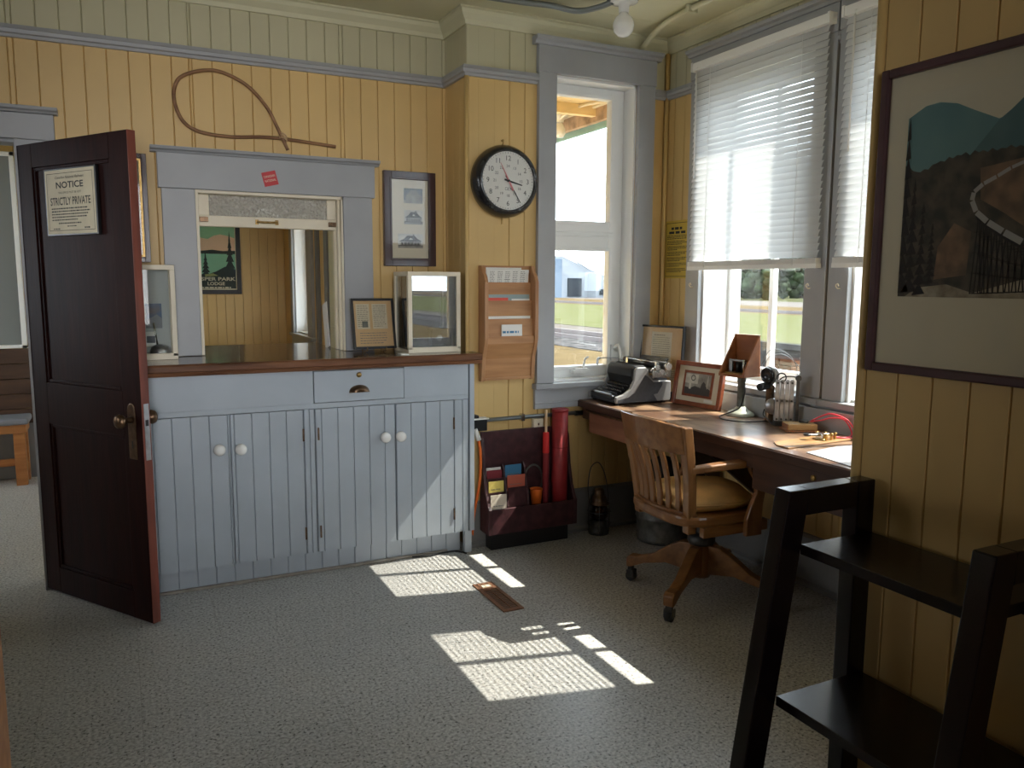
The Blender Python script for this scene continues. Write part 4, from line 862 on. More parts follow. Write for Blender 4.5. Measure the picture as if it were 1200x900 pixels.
# ------------------------------------------------------------------ blinds
def blind(label, y0, y1, ztop, zbot, wand_y):
    t = thing('venetian_blind', label, 'blind', (2.80, (y0 + y1) / 2, ztop)); o = t.location; xc = 2.812
    b = MB(o); b.box(xc - .02, xc + .024, y0, y1, ztop - .04, ztop); b.build('head_rail', WHT, t, .003)
    P, Wd, th = .0300, .0360, R(66); n = int((ztop - .06 - zbot - .045) / P) + 1; b = MB(o)
    for i in range(n):
        z = ztop - .058 - i * P; r0 = []; r1 = []
        for k in range(5):
            s_ = (k / 4 - .5) * Wd; c = .0028 * (1 - (2 * k / 4 - 1) ** 2)
            x = xc + s_ * math.cos(th) - c * math.sin(th); zz = z + s_ * math.sin(th) + c * math.cos(th); r0.append((x, zz))
        for k in range(4):
            b.add([(r0[k][0], y0 + .004, r0[k][1]), (r0[k + 1][0], y0 + .004, r0[k + 1][1]), (r0[k + 1][0], y1 - .004, r0[k + 1][1]), (r0[k][0], y1 - .004, r0[k][1])], [(0, 1, 2, 3)], True)
    b.build('slats', SLAT, t)
    b = MB(o); b.box(xc - .016, xc + .016, y0, y1, zbot, zbot + .02)
    for k in range(8): b.box(xc - .0165, xc + .0165, y0 + .003, y1 - .003, zbot + .0205 + k * .003, zbot + .0228 + k * .003)
    b.build('bottom_rail', WHT, t)
    for y in (y0 + .14, y1 - .14):
        for x in (xc - .017, xc + .015): b = MB(o); b.cyl((x, y, zbot + .01), (x, y, ztop - .03), .0012, n=6); b.build('ladder_cord', WHT, t)
    b = MB(o); b.cyl((xc - .028, wand_y, ztop - .05), (xc - .026, wand_y, ztop - .60), .004, n=8); b.tube([(xc - .018, wand_y, ztop - .03), (xc - .028, wand_y, ztop - .035), (xc - .028, wand_y, ztop - .055)], .002, 6, 3); b.build('wand', WHT, t)
    for y in (y0 - .012, y1):
        b = MB(o); b.box(xc - .022, XC - .031, y, y + .012, ztop - .042, ztop + .004); b.build('bracket', WHT, t)
blind('wide white venetian blind lowered over the left bay window', 2.632, 3.535, 2.572, 1.49, 3.49)
blind('white venetian blind cut off by the right wall', 1.63, 2.545, 2.572, 1.49, 2.48)
# ------------------------------------------------------------------ desk along the bay
dk_ = thing('bay_desk', 'long worn dark wooden desk built along the bay windows', 'desk', (2.55, 2.7, 0)); off = dk_.location
def B(): return MB(off)
b = B(); b.prism([(2.295, 1.40), (2.80, 1.40), (2.80, 3.822), (2.295, 3.822)], 'xy', .732, .77); b.build('desk_top', DESK, dk_, .003)
b = B(); b.box(2.80, 2.835, 1.40, 3.80, .75, .862); b.build('back_ledge', TRIM, dk_, .003)
b = B(); b.box(2.31, 2.335, 1.40, 3.80, .665, .732); b.box(2.335, 2.80, 3.79, 3.815, .665, .732); b.build('apron', DESKF, dk_, .002)
b = B(); b.box(2.298, 2.70, 1.42, 2.44, .585, .73); dr = b.build('drawer', DESKF, dk_, .003)
b = B(); b.box(2.289, 2.2955, 1.40, 3.822, .731, .765); b.build('front_edge', DESKF, dk_, .002)
b = B(); b.lathe([(0, 0), (.012, 0), (.012, -.006), (.006, -.008), (0, -.008)], (2.298, 2.12, .70), 'x', 20); b.lathe([(.004, -.008), (.003, -.009), (0, -.009)], (2.298, 2.12, .70), 'x', 8); b.build('drawer_lock', BRASS, dr)
b = B(); b.box(2.302, 2.72, 3.32, 3.72, .60, .712); d2 = b.build('slide_drawer', DRAWW, dk_, .004)
b = B(); b.box(2.285, 2.30, 3.30, 3.74, .712, .722); b.build('runner', BRONZE, d2, .001)
for y, s_ in ((2.95, 1), (3.26, 1)):
    b = B(); b.prism([(2.80, .38), (2.845, .38), (2.845, .732), (2.40, .732), (2.40, .69)], 'xz', y, y + .03); b.build('bracket', DESKF, dk_, .002)
b = B(); b.box(2.72, 2.78, 2.20, 2.27, .0, .665); b.box(2.40, 2.46, 1.44, 1.50, 0, .585); b.build('leg', BASEG, dk_, .004)
b = B(); b.box(2.72, 2.78, 3.30, 3.36, 0, .60); b.build('leg', DESKF, dk_, .004)
# typewriter facing the chair side, built with the keyboard at -x
tp = thing('typewriter', 'grey and black manual typewriter at the far end of the desk', 'typewriter', (2.528, 3.665, .7705), R(-2))
side = [(-.178, .012), (.168, .012), (.172, .03), (.172, .12), (.06, .125), (.034, .15), (.024, .185), (.005, .200), (-.048, .200), (-.06, .185), (-.066, .13), (-.09, .085), (-.13, .058), (-.178, .045)]
for y0, y1 in ((-.148, -.128), (.128, .148)):
    MB().prism(side, 'xz', y0, y1).build('side_shell', TYPG, tp, .006, 3)
for y0, y1 in ((-.1495, -.1475), (.1475, .1495)):
    b = MB(); b.prism([(-.165, .013), (.085, .013), (.06, .05), (.085, .055), (.115, .10), (.115, .118), (.055, .118), (.018, .150), (.002, .158), (-.03, .11), (-.06, .065), (-.10, .042), (-.165, .03)], 'xz', y0, y1)
    b.build('side_panel', TYPD, tp, .0006)
MB().box(-.176, .168, -.118, .118, .012, .035).build('base', TYPD, tp, .003)
MB().box(.02, .168, -.118, .118, .035, .13).build('rear_body', TYPD, tp, .004)
MB().prism([(-.055, .10), (-.072, .15), (-.066, .193), (-.05, .207), (.01, .209), (.026, .19), (.03, .10)], 'xz', -.1275, .1275).build('hood', TYPC, tp, .008, 3)
b = MB(); b.prism([(-.05, .035), (-.04, .105), (-.058, .105), (-.075, .10), (-.072, .035)], 'xz', -.117, .117); b.build('key_well', BLK, tp)
MB().box(-.0705, -.069, -.03, .03, .150, .160).build('name_badge', DULLM, tp)
for r_ in range(4):
    x = -.150 + r_ * .023; z = .058 + r_ * .013; kr = MB()
    for k in range(10 + (r_ % 2)):
        y = -.098 + k * .0196 - (.008 if r_ % 2 else 0); kr.lathe([(0, 0), (.0072, 0), (.0076, .004), (.006, .006), (0, .0055)], (x, y, z), 'z', 12); kr.cyl((x, y, z), (x + .03, y, z - .03), .0016, n=6)
    kr.build('key_row', BLKM, tp)
MB().box(-.176, -.164, -.085, .085, .048, .058).build('space_bar', mat('pale blue grey plastic', (.42, .46, .52), .35), tp, .003)
b = MB(); b.prism([(-.178, .03), (-.166, .03), (-.166, .052), (-.178, .046)], 'xz', -.118, .118); b.build('front_lip', BLKM, tp, .002)
cg = MB().box(.03, .135, -.155, .155, .168, .192).build('carriage', IRON, tp, .005); cg.location = (0, -.045, 0)
b = MB(); b.cyl((.075, -.19, .212), (.075, .19, .212), .021, n=28); b.build('platen', BLK, cg)
for y0, y1 in ((-.215, -.19), (.19, .215)): b = MB(); b.cyl((.075, y0, .212), (.075, y1, .212), .019, n=20); b.build('platen_knob', STEEL if y0 < 0 else BLK, cg)
b = MB(); b.prism([(.10, .20), (.115, .20), (.135, .245), (.13, .247)], 'xz', -.13, .13); b.build('paper_rest', BLKM, cg, .001)
b = MB(); b.cyl((.045, -.14, .228), (.045, .14, .228), .004, n=10); b.box(.04, .052, -.15, -.135, .19, .232); b.box(.04, .052, .135, .15, .19, .232); b.build('paper_bail', STEEL, cg)
b = MB(); b.tube([(.05, .175, .20), (.02, .20, .222), (-.05, .215, .226), (-.10, .205, .226)], .003, 8, 4); b.tube([(-.10, .205, .226), (-.115, .20, .224), (-.12, .197, .205), (-.122, .196, .19)], .0065, 10, 4); b.build('return_lever', DULLM, cg)
b = MB()
for (x, y, z, r_) in ((.03, -.175, .205, .014), (.05, -.185, .185, .012), (.10, -.17, .19, .016), (.02, -.165, .18, .010), (.09, -.178, .165, .009)): b.cyl((x, y - .006, z), (x, y + .006, z), r_, n=16)
b.box(.01, .12, -.168, -.16, .15, .205); b.tube([(.02, -.175, .19), (-.005, -.182, .20), (-.015, -.182, .188)], .003); b.build('carriage_end', STEEL, cg)
for x in (-.15, .14):
    for y in (-.12, .12): MB().cyl((x, y, 0), (x, y, .013), .012, n=12).build('foot', RUB, tp)
# framed paper leaning in the corner behind the typewriter
cdx = Vector((.64, -.768, 0)); ang = math.atan2(cdx.y, cdx.x)
ang = R(-75.4)
ct2 = thing('corner_certificate', 'black framed typed paper on tan backing leaning in the corner behind the typewriter', 'picture frame', (2.741, 3.679, .7705), 0, None, (R(-4), 0, ang))
fr(ct2, .312, .412, .012, .018, BLK); MB().box(-.144, .144, -.018, 0, .012, .045).build('bottom_band', BLK, ct2)
MB().box(-.145, .145, -.008, -.002, .011, .401).build('mount', TANP, ct2)
b = MB(); b.m = frame((0, -.0085, 0), (1, 0, 0), (0, 0, 1)); b.rect(-.075, .068, .165, .375); b.rect(.07, .135, .11, .17); b.mat(1); b.rows(-.06, .05, .36, 1, .01, .005, ragged=.3); b.rows(-.066, .06, .345, 14, .012, .003, ragged=.35); b.rows(.075, .13, .16, 4, .011, .003); b.build('typed_sheet', [OLDP, INKG], ct2)
MB().box(-.142, .142, -.012, -.0105, .011, .394).build('glass', PICG, ct2)
# photo frame
pdx = Vector((2.742 - 2.70, 3.154 - 3.494, 0)); pang = math.atan2(pdx.y, pdx.x)
pf = thing('desk_photo', 'reddish wood framed black and white photo standing on the desk', 'picture frame', (2.722, 3.324, .7705), 0, None, (R(-9), 0, pang))
fr(pf, .342, .235, .024, .022, FRW)
MB().box(-.149, .149, -.012, -.003, .022, .213).build('mount', MATB, pf)
b = MB(); b.m = frame((0, -.0125, 0), (1, 0, 0), (0, 0, 1)); b.box(-.105, .105, .05, .188, 0, .003); b.build('inner_frame', FRW, pf, .001)
b = MB(); b.m = frame((0, -.0158, 0), (1, 0, 0), (0, 0, 1)); b.rect(-.09, .09, .063, .175, 0)
b.mat(1); b.rect(-.09, .0, .12, .17, .0003); b.mat(2)
b.poly([(-.09, .063, .0005), (.09, .063, .0005), (.09, .095, .0005), (.05, .115, .0005), (.03, .10, .0005), (-.02, .108, .0005), (-.05, .095, .0005), (-.09, .10, .0005)])
b.poly([(-.035 + .016 * math.cos(k * PI / 8), .150 + .016 * math.sin(k * PI / 8), .0006) for k in range(16)]); b.poly([(.02, .095, .0006), (.06, .095, .0006), (.055, .125, .0006), (.04, .137, .0006), (.028, .122, .0006)])
b.mat(1); b.poly([(-.035 + .011 * math.cos(k * PI / 8), .150 + .011 * math.sin(k * PI / 8), .0008) for k in range(16)]); b.rect(-.06, -.045, .09, .12, .0007); b.rect(.066, .07, .10, .168, .0007)
b.build('photo', [PHM, PHL, PHD], pf)
b = MB(); b.m = frame((0, -.0125, 0), (1, 0, 0), (0, 0, 1)); b.rect(.055, .115, .03, .044, .0004); b.build('caption_slip', PAPER, pf)
b = MB(); b.prism([(-.0, .014), (.06, 0.0115), (.02, .16), (.0, .17)], 'yz', -.03, .03); b.build('easel_back', FRW, pf, .002)
# telegraph resonator on its stand
rs = thing('telegraph_resonator', 'wooden telegraph resonator box on a pale green pedestal stand', 'telegraph sounder', (2.742, 3.012, .7705), R(8))
MB().lathe([(0, 0), (.066, 0), (.068, .006), (.062, .016), (.050, .022), (.034, .032), (.022, .046), (0, .046)]).build('pedestal_base', GRNM, rs)
MB().lathe([(.021, .04), (.019, .05), (.0185, .165), (.022, .17), (.022, .192), (0, .192)]).build('post', GRND, rs)
W2 = .075
b = MB(); x0, x1, h0, h1 = -.085, .045, .198, .395
b.box(x0, x1, -W2, W2, h0, h0 + .012)
b.prism([(x0, h0 + .012), (x1, h0 + .012), (x1 - .012, h1), (x1 - .022, h1)], 'xz', -W2, -W2 + .009); b.prism([(x0, h0 + .012), (x1, h0 + .012), (x1 - .012, h1), (x1 - .022, h1)], 'xz', W2 - .009, W2)
b.prism([(x1 - .009, h0 + .012), (x1, h0 + .012), (x1 - .012, h1), (x1 - .021, h1)], 'xz', -W2 + .009, W2 - .009); b.box(x1 - .024, x1 - .010, -W2, W2, h1, h1 + .006); b.build('box', BOXW, rs, .0015)
b = MB(); b.box(-.07, .02, -.055, .05, h0 + .012, h0 + .02); b.build('sounder_base', BRASS, rs, .001)
b = MB()
for y in (-.025, .008): b.cyl((-.02, y, h0 + .02), (-.02, y, h0 + .07), .013, n=16)
b.build('coil', BLK, rs)
b = MB(); b.box(-.045, -.035, .025, .045, h0 + .02, h0 + .08); b.box(-.045, -.03, -.05, .045, h0 + .075, h0 + .083); b.cyl((-.045, -.045, h0 + .02), (-.045, -.045, h0 + .085), .005, n=10); b.build('sounder_lever', STEEL, rs)
MB().tube([(0.0, -.02, .16), (-.035, -.05, .12), (-.055, -.04, .05), (-.09, .0, .02), (-.14, .01, .006), (-.185, -.06, .005), (-.16, -.15, .005), (-.08, -.19, .006), (-.03, -.192, .006)], .0032, 8, 8).build('cord', RUB, rs)
# candlestick transmitter
ph = thing('desk_telephone', 'dark candlestick telephone with a round black mouthpiece on the desk', 'telephone', (2.744, 2.820, .7705), R(182))
MB().lathe([(0, 0), (.021, 0), (.023, .006), (.0195, .012), (.0195, .155), (.022, .165), (.016, .175), (0, .178)]).build('handle', BRONZE, ph)
b = MB(); b.tube([(0, 0, .17), (.0, 0, .19), (.01, 0, .215)], .012, 12, 4); b.box(-.005, .012, -.016, .016, .18, .20); b.build('yoke', IRON, ph)
b = MB(); b.m = Matrix.Translation((.01, 0, .222)) @ Matrix.Rotation(R(6), 4, 'Y')
b.lathe([(0, -.035), (.03, -.034), (.040, -.022), (.042, -.002), (.038, .004), (0, .004)], axis='x', n=28); b.build('transmitter_cup', DULLM, ph)
b = MB(); b.m = Matrix.Translation((.01, 0, .222)) @ Matrix.Rotation(R(6), 4, 'Y')
b.lathe([(.037, .004), (.039, .012), (.036, .02), (.032, .022), (.028, .014), (.012, .008), (0, .008)], axis='x', n=28); b.build('mouthpiece', BLKM, ph)
b = MB(); b.tube([(.005, .0, .185), (.035, .012, .178), (.06, .02, .175)], .005, 8, 3); b.loft([[(.03 + q[0], .012 + .022 * math.cos(a), .176 + q[1] + .018 * math.sin(a)) for a in [2 * PI * k / 12 for k in range(12)]] for q in ((0, 0), (.05, -.006))]); b.build('receiver', BLKM, ph, .004)
hb = thing('headset_band', 'thin double wire headset band arching behind the telephone', 'headset', (2.86, 2.80, .97)); o = hb.location
for d in (0, .022): MB(o).tube([(2.80 + d, 2.945, .985), (2.80 + d, 2.93, 1.05), (2.81 + d, 2.90, 1.10 - d), (2.83 + d, 2.85, 1.105 - d), (2.845 + d, 2.79, 1.07 - d), (2.845 + d, 2.755, 1.00), (2.845 + d, 2.755, .80)], .0018, 6, 8).build('wire', DULLM, hb)
MB(o).cyl((2.845, 2.755, .7705), (2.868, 2.755, .7705 + .03), .012, .008, 12).build('end_plug', IRON, hb)
# scissor phone extension folded against the window ledge
sc = thing('scissor_bracket', 'folded grey metal telephone scissor bracket standing behind the telephone', 'bracket', (2.735, 2.70, .7705), R(-38))
for k in range(4):
    for (z0, z1) in ((.025, .118), (.112, .205)):
        b = MB(); x = -.045 + k * .021; b.loft([[(x + .0095 * math.cos(a), .004 * (k % 2) + dy, zc + .0095 * math.sin(a)) for a in [PI + PI * j / 6 for j in range(7)]] + [(x + .0095 * math.cos(a), .004 * (k % 2) + dy, zd + .0095 * math.sin(a)) for a in [PI * j / 6 for j in range(7)]] for dy in (-.006, .006) for zc, zd in ((z0, z1),)])
        b.build('link', DULLM, sc, .0015)
b = MB()
for k in range(4):
    for z in (.03, .115, .198): b.cyl((-.045 + k * .021, -.009, z), (-.045 + k * .021, .012, z), .0045, n=10)
b.build('rivets', IRON, sc)
b = MB(); b.box(.036, .050, -.008, .01, .0, .225); b.cyl((.043, -.014, .222), (.043, .014, .222), .014, n=14); b.build('wall_bar', IRON, sc, .002)
b = MB(); b.lathe([(0, -.014), (.034, -.012), (.038, 0), (.034, .012), (0, .014)], (-.06, .022, .085), 'y', 24); b.build('receiver_cap', DULLM, sc)
b = MB(); b.tube([(-.03 + .02 * math.cos(2 * PI * k / 12), 0, .222 + .02 * math.sin(2 * PI * k / 12)) for k in range(12)], .003, 8, 2, True); b.build('ring', RUB, sc)
b = MB(); b.tube([(-.045, 0, .205), (-.02, 0, .225), (.02, 0, .228), (.043, 0, .22)], .003, 8, 4); b.build('cord', RUB, sc)
b = MB(); b.tube([(-.10, -.01, .075), (-.105, -.015, .05), (-.085, -.02, .03), (-.06, -.02, .004)], .003, 8, 4); b.build('cord_loop', RUB, sc)
b = MB(); b.box(-.06, .055, -.018, .018, 0, .022); b.build('foot_plate', IRON, sc, .003)
# wooden block, key and wires
bl = thing('relay_block', 'small wooden relay block beside the scissor bracket', 'block', (2.70, 2.585, .7705), R(-28)); MB().box(-.075, .075, -.05, .05, .0, .008).build('base', BOXW, bl, .002); MB().box(-.065, .065, -.042, .042, .008, .034).build('block', wood('pale block wood', (.50, .31, .13), (.34, .19, .07), 'x', .45), bl, .003)
MB().box(-.066, -.0652, -.04, .04, .009, .033).build('dark_end', BOXW, bl); MB().cyl((.02, .01, .034), (.02, .01, .046), .02, n=18).build('dark_terminal', IRON, bl)
kb = thing('telegraph_key_board', 'worn pale wooden board under the telegraph key', 'board', (2.555, 2.365, .7705), R(4)); MB().prism([(-.21, -.05), (.17, -.055), (.20, .0), (.18, .075), (-.16, .07), (-.20, .02)], 'xy', 0, .006).build('board', wood('worn pale board', (.46, .27, .11), (.24, .12, .05), 'x', .4, .2), kb, .002)
ky = thing('telegraph_key', 'small brass and steel telegraph key with red wires on the pale board', 'telegraph key', (2.60, 2.375, .7768), R(-20))
MB().lathe([(0, 0), (.03, 0), (.03, .003), (0, .003)]).build('base', BRASS, ky); b = MB(); b.tube([(-.055, 0, .02), (-.02, 0, .018), (.02, 0, .02), (.06, 0, .016)], .005, 8, 4); b.box(-.008, .008, -.022, .022, .003, .026); b.build('lever', STEEL, ky)
b = MB(); b.lathe([(0, .012), (.014, .013), (.016, .018), (.012, .022), (0, .022)], (-.058, 0, .003), n=18); b.build('finger_knob', BLK, ky)
b = MB()
for x, y in ((.03, .018), (.04, -.016), (0, .03), (.065, 0), (.01, -.03)): b.cyl((x, y, 0), (x, y, .028), .005, n=10); b.cyl((x, y, .022), (x, y, .026), .0085, n=12)
b.build('binding_posts', BRASS, ky)
wr = thing('red_wires', 'looped red wires running from the telegraph key to the block', 'wire', (2.72, 2.42, .78)); o = wr.location
for k, d in enumerate((0, .018)):
    MB(o).tube([(2.66, 2.375 - d, .785), (2.72, 2.335 + d, .775 + .002), (2.765, 2.34 + d, .79), (2.775, 2.39 + d, .84), (2.755, 2.46, .86 - d), (2.755, 2.52, .84 - d), (2.735, 2.56, .812)], .0035, 8, 8).build('wire', REDW, wr)
tag(MB().prism([(-.24, -.16), (.15, -.16), (.17, .10), (.0, .13), (-.2, .10)], 'xy', 0, .003).build('desk_sunpatch', mat('pale glossy blotter', (.50, .50, .52), .25, var=.1, scale=6), None, 0, 2, (2.56, 2.12, .7705)), 'pale glossy sheet imitating sunlight on the near end of the desk', 'sunpatch')  # pale sheet stands in for the patch of sunlight on the desk end

# ------------------------------------------------------------------ swivel chair (forward is +x)
ch = thing('swivel_chair', 'golden oak slat back swivel armchair on casters at the desk', 'chair', (2.28, 2.77, 0), R(-2))
def arc(y, x0, k=.075): return x0 + k * (y / .22) ** 2
ny = 12; ys = [-.225 + .45 * i / ny for i in range(ny + 1)]
# seat with slightly dished top
P = []
for i in range(40):
    a = 2 * PI * i / 40; c, s_ = math.cos(a), math.sin(a); e = 2 / 3.6
    P.append((.235 * math.copysign(abs(c) ** e, c), .245 * math.copysign(abs(s_) ** e, s_)))
b = MB(); b.loft([[(x * q, y * q, z) for x, y in P] for q, z in ((.90, .405), (.98, .41), (1.0, .422), (1.0, .442), (.985, .452))]); b.build('seat', OAKY, ch, .002)
b = MB()
for y0, y1 in ((-.245, -.215), (.215, .245)): b.box(-.14, .20, y0, y1, .365, .41)
b.box(.17, .20, -.215, .215, .365, .405); b.build('seat_rail', OAKY, ch, .004)
b = MB(); b.loft([[(arc(y, -.222, .05) + dx, y * .935, z) for dx, z in ((0, .405), (.028, .405), (.022, .465), (-.006, .465))] for y in ys]); b.build('lower_back_rail', OAKY, ch, .003)
b = MB(); cz = [(0, .735), (.026, .735), (.016, .80), (-.005, .868), (-.030, .868), (-.016, .80)]
b.loft([[(arc(y, -.285, .05) + dx, y, z - .012 - (.012 * (y / .225) ** 2 if z > .85 else 0)) for dx, z in cz] for y in ys]); b.build('crest_rail', OAKY, ch, .004)
for s_ in (-1, 1):
    b = MB(); b.loft([[(x - .018, s_ * (y - .022), z), (x + .024, s_ * (y - .022), z), (x + .024, s_ * (y + .02), z), (x - .018, s_ * (y + .02), z)] for x, y, z in ((-.170, .184, .375), (-.175, .188, .46), (-.190, .205, .60), (-.215, .218, .73), (-.235, .225, .84))])
    b.build('back_post', OAK, ch, .005)
for k in range(6):
    y = -.155 + k * .062; b = MB()
    b.loft([[(arc(y * f, x, .05) - .006, y * f - .0155, z), (arc(y * f, x, .05) + .007, y * f - .0155, z), (arc(y * f, x, .05) + .007, y * f + .0155, z), (arc(y * f, x, .05) - .006, y * f + .0155, z)] for x, f, z in ((-.208, .86, .455), (-.212, .88, .52), (-.226, .93, .60), (-.250, .97, .68), (-.274, 1, .735))])
    b.build('slat', OAK, ch, .003)
for s_ in (-1, 1):
    b = MB(); rings = []
    for x, y, z, w in ((-.20, .216, .655, .034), (-.12, .235, .664, .044), (.02, .25, .672, .056), (.13, .258, .678, .062), (.165, .258, .676, .052)):
        rings.append([(x, s_ * (y - w / 2), z - .016), (x, s_ * (y + w / 2), z - .016), (x, s_ * (y + w / 2), z + .014), (x, s_ * (y - w / 2), z + .014)])
    b.loft(rings); b.build('arm', OAKY, ch, .007, 3)
    b = MB(); rings = []
    for x, z, w in ((.105, .355, .085), (.105, .43, .082), (.118, .49, .062), (.135, .54, .046), (.132, .59, .046), (.105, .635, .055), (.10, .662, .062)):
        rings.append([(x - w / 2, s_ * .246, z), (x + w / 2, s_ * .246, z), (x + w / 2, s_ * .270, z), (x - w / 2, s_ * .270, z)])
    b.loft(rings); b.build('arm_support', OAK, ch, .005)
    b = MB()
    for z in (.385, .425): b.cyl((.09, s_ * .268, z), (.09, s_ * .2725, z), .007, n=12); b.cyl((.12, s_ * .268, z), (.12, s_ * .2725, z), .007, n=12)
    b.build('peg', OAK, ch)
b = MB((-.04, 0, 0)); b.cyl((0, 0, .22), (0, 0, .40), .022); b.lathe([(0, .36), (.09, .36), (.09, .372), (.05, .385), (.03, .40), (0, .40)]); b.box(-.12, .12, -.10, .10, .392, .405); b.lathe([(0, .25), (.055, .25), (.062, .262), (.062, .29), (.04, .30), (0, .30)]); b.build('swivel_iron', IRON, ch)
MB().lathe([(0, .10), (.045, .10), (.05, .12), (.05, .25), (0, .25)], (.04, 0, 0)).build('hub', OAK, ch)
for k in range(4):
    a = R(119.6 + 2 + 90 * k); b = MB(); b.m = Matrix.Translation((.04, 0, 0)) @ Matrix.Rotation(a, 4, 'Z')
    b.prism([(.035, .115), (.16, .13), (.27, .105), (.335, .075), (.36, .07), (.362, .115), (.345, .130), (.30, .132), (.235, .155), (.15, .215), (.09, .248), (.035, .25)], 'xz', -.024, .024); lg = b.build('base_leg', OAKY, ch, .006, 3)
    c = MB(); c.m = b.m; c.box(.336, .356, -.014, .014, .045, .075); c.box(.325, .36, -.020, -.015, .02, .055); c.box(.325, .36, .015, .020, .02, .055); cs = c.build('caster', IRON, ch)
    c = MB(); c.m = b.m; c.cyl((.343, -.014, .0245), (.343, .014, .0245), .024, n=20); c.build('wheel', RUB, cs)
b = MB(); b.box(-.2245, -.2225, -.02, .045, .428, .440); b.build('maker_label', PAPER, ch)
cu = thing('seat_cushion', 'worn tan leatherette cushion on the swivel chair seat', 'cushion', (2.30, 2.77, .4525), R(-2))
b = MB(); rings = []
for q, z in ((.80, .0), (.96, .008), (1.0, .028), (.98, .045), (.90, .062), (.70, .077), (.4, .084), (.02, .082)):
    rings.append([(.215 * q * math.copysign(abs(math.cos(a)) ** .72, math.cos(a)) + .008 * math.sin(3 * a) * q, .205 * q * math.copysign(abs(math.sin(a)) ** .72, math.sin(a)), z + .006 * math.sin(4 * a + 1) * (q < .95) * q) for a in [2 * PI * k / 40 for k in range(40)]])
b.loft(rings, True, True); b.build('pad', CUSH, cu)
b = MB(); b.tube([(.217 * math.copysign(abs(math.cos(a)) ** .72, math.cos(a)) + .008 * math.sin(3 * a), .207 * math.copysign(abs(math.sin(a)) ** .72, math.sin(a)), .034) for a in [2 * PI * k / 40 for k in range(40)]], .004, 8, 1, True); b.build('piping', CUSH, cu)

# ------------------------------------------------------------------ ladder shelf in the foreground
sf = thing('ladder_shelf', 'espresso stained leaning ladder shelf against the right wall', 'shelf', (1.45, 1.08, 0)); off = sf.location
for y0, y1 in ((1.297, 1.342), (.822, .867)):
    b = B = MB(off); b.prism([(1.185, 0), (1.25, 0), (1.392, .905), (1.398, .955), (1.335, .955)], 'xz', y0, y1); b.build('front_leg', ESP, sf, .003)
    b = MB(off); b.box(1.555, 1.612, y0, y1, 0, .955); b.build('back_leg', ESP, sf, .003)
    b = MB(off); b.box(1.39, 1.555, y0, y1, .893, .955); b.build('top_bar', ESP, sf, .003)
for z, xf in ((.828, 1.375), (.472, 1.322), (.12, 1.268)):
    b = MB(off); b.box(xf, 1.60, .867, 1.297, z - .024, z); b.build('shelf_board', ESP, sf, .002)
    b = MB(off); b.box(1.56, 1.60, .867, 1.297, z - .05, z - .024); b.build('batten', ESP, sf, .002)

# ------------------------------------------------------------------ big print on the right wall
bp = thing('train_print', 'large plum framed print of a freight train on a mountain trestle', 'picture frame', (XD - .01, .85, 1.55)); off = bp.location
FDp = frame((XD, 1.345, 0), (0, -1, 0), (0, 0, 1))
def PB():
    b = MB(off); b.m = FDp; return b
U1 = 1.0; b = PB(); z0, z1, f = 1.215, 1.905, .021
b.box(0, f, z0, z1, .001, .026); b.box(U1 - f, U1, z0, z1, .001, .026); b.box(f, U1 - f, z0, z0 + f, .001, .026); b.box(f, U1 - f, z1 - f, z1, .001, .026); b.build('frame', PURP, bp, .004)
MOUNT = mat('print mount', (.72, .65, .47), .6); b = PB(); b.box(.018, U1 - .018, z0 + .018, z1 - .018, .001, .014); b.build('mount', MOUNT, bp)
b = PB(); w = .0145; U2 = .92
cols = [mat('print pale sky', (.72, .66, .49), .6), mat('print teal mountain', (.13, .26, .26), .6, col2=(.17, .31, .29), scale=7), mat('print dark teal ridge', (.08, .17, .175), .6, col2=(.12, .22, .215), scale=9), mat('print dark forest', (.035, .036, .028), .6, col2=(.11, .09, .06), scale=30), mat('print rusty hillside', (.30, .18, .10), .6, col2=(.13, .09, .055), scale=22),
        mat('print grey train', (.42, .40, .36), .6), mat('print black trestle', (.02, .017, .015), .6), mat('print pale riverbank', (.48, .42, .30), .6, col2=(.20, .16, .10), scale=25), mat('print red engine', (.40, .05, .04), .6)]
b.mat(0).rect(.072, U2, 1.392, 1.835, w)
b.mat(1).poly([(.072, 1.60, w + .0002), (U2, 1.60, w + .0002), (U2, 1.70, w + .0002), (.40, 1.72, w + .0002), (.34, 1.785, w + .0002), (.301, 1.757, w + .0002), (.281, 1.753, w + .0002), (.228, 1.779, w + .0002), (.188, 1.80, w + .0002), (.148, 1.81, w + .0002), (.114, 1.808, w + .0002), (.072, 1.788, w + .0002)])
b.mat(2).poly([(.21, 1.66, w + .0004), (.234, 1.698, w + .0004), (.281, 1.750, w + .0004), (.306, 1.767, w + .0004), (.335, 1.791, w + .0004), (.42, 1.825, w + .0004), (.52, 1.80, w + .0004), (.66, 1.765, w + .0004), (.80, 1.74, w + .0004), (U2, 1.76, w + .0004), (U2, 1.6, w + .0004), (.21, 1.60, w + .0004)])
tl = [(.072, 1.686), (.10, 1.668), (.125, 1.671), (.15, 1.683), (.171, 1.686), (.2, 1.693), (.222, 1.691), (.271, 1.693), (.34, 1.690), (.5, 1.70), (.7, 1.685), (U2, 1.69)]
tl2 = []
for i in range(90):
    u = .072 + (U2 - .072) * i / 89
    for (a, c) in zip(tl, tl[1:]):
        if a[0] <= u <= c[0] + 1e-6: v = a[1] + (c[1] - a[1]) * (u - a[0]) / (c[0] - a[0])
    tl2.append((u, v + (.006 if i % 2 else -.003) * random.random()))
b.mat(3).poly([(u, v, w + .0006) for u, v in tl2] + [(U2, 1.392, w + .0006), (.072, 1.392, w + .0006)])
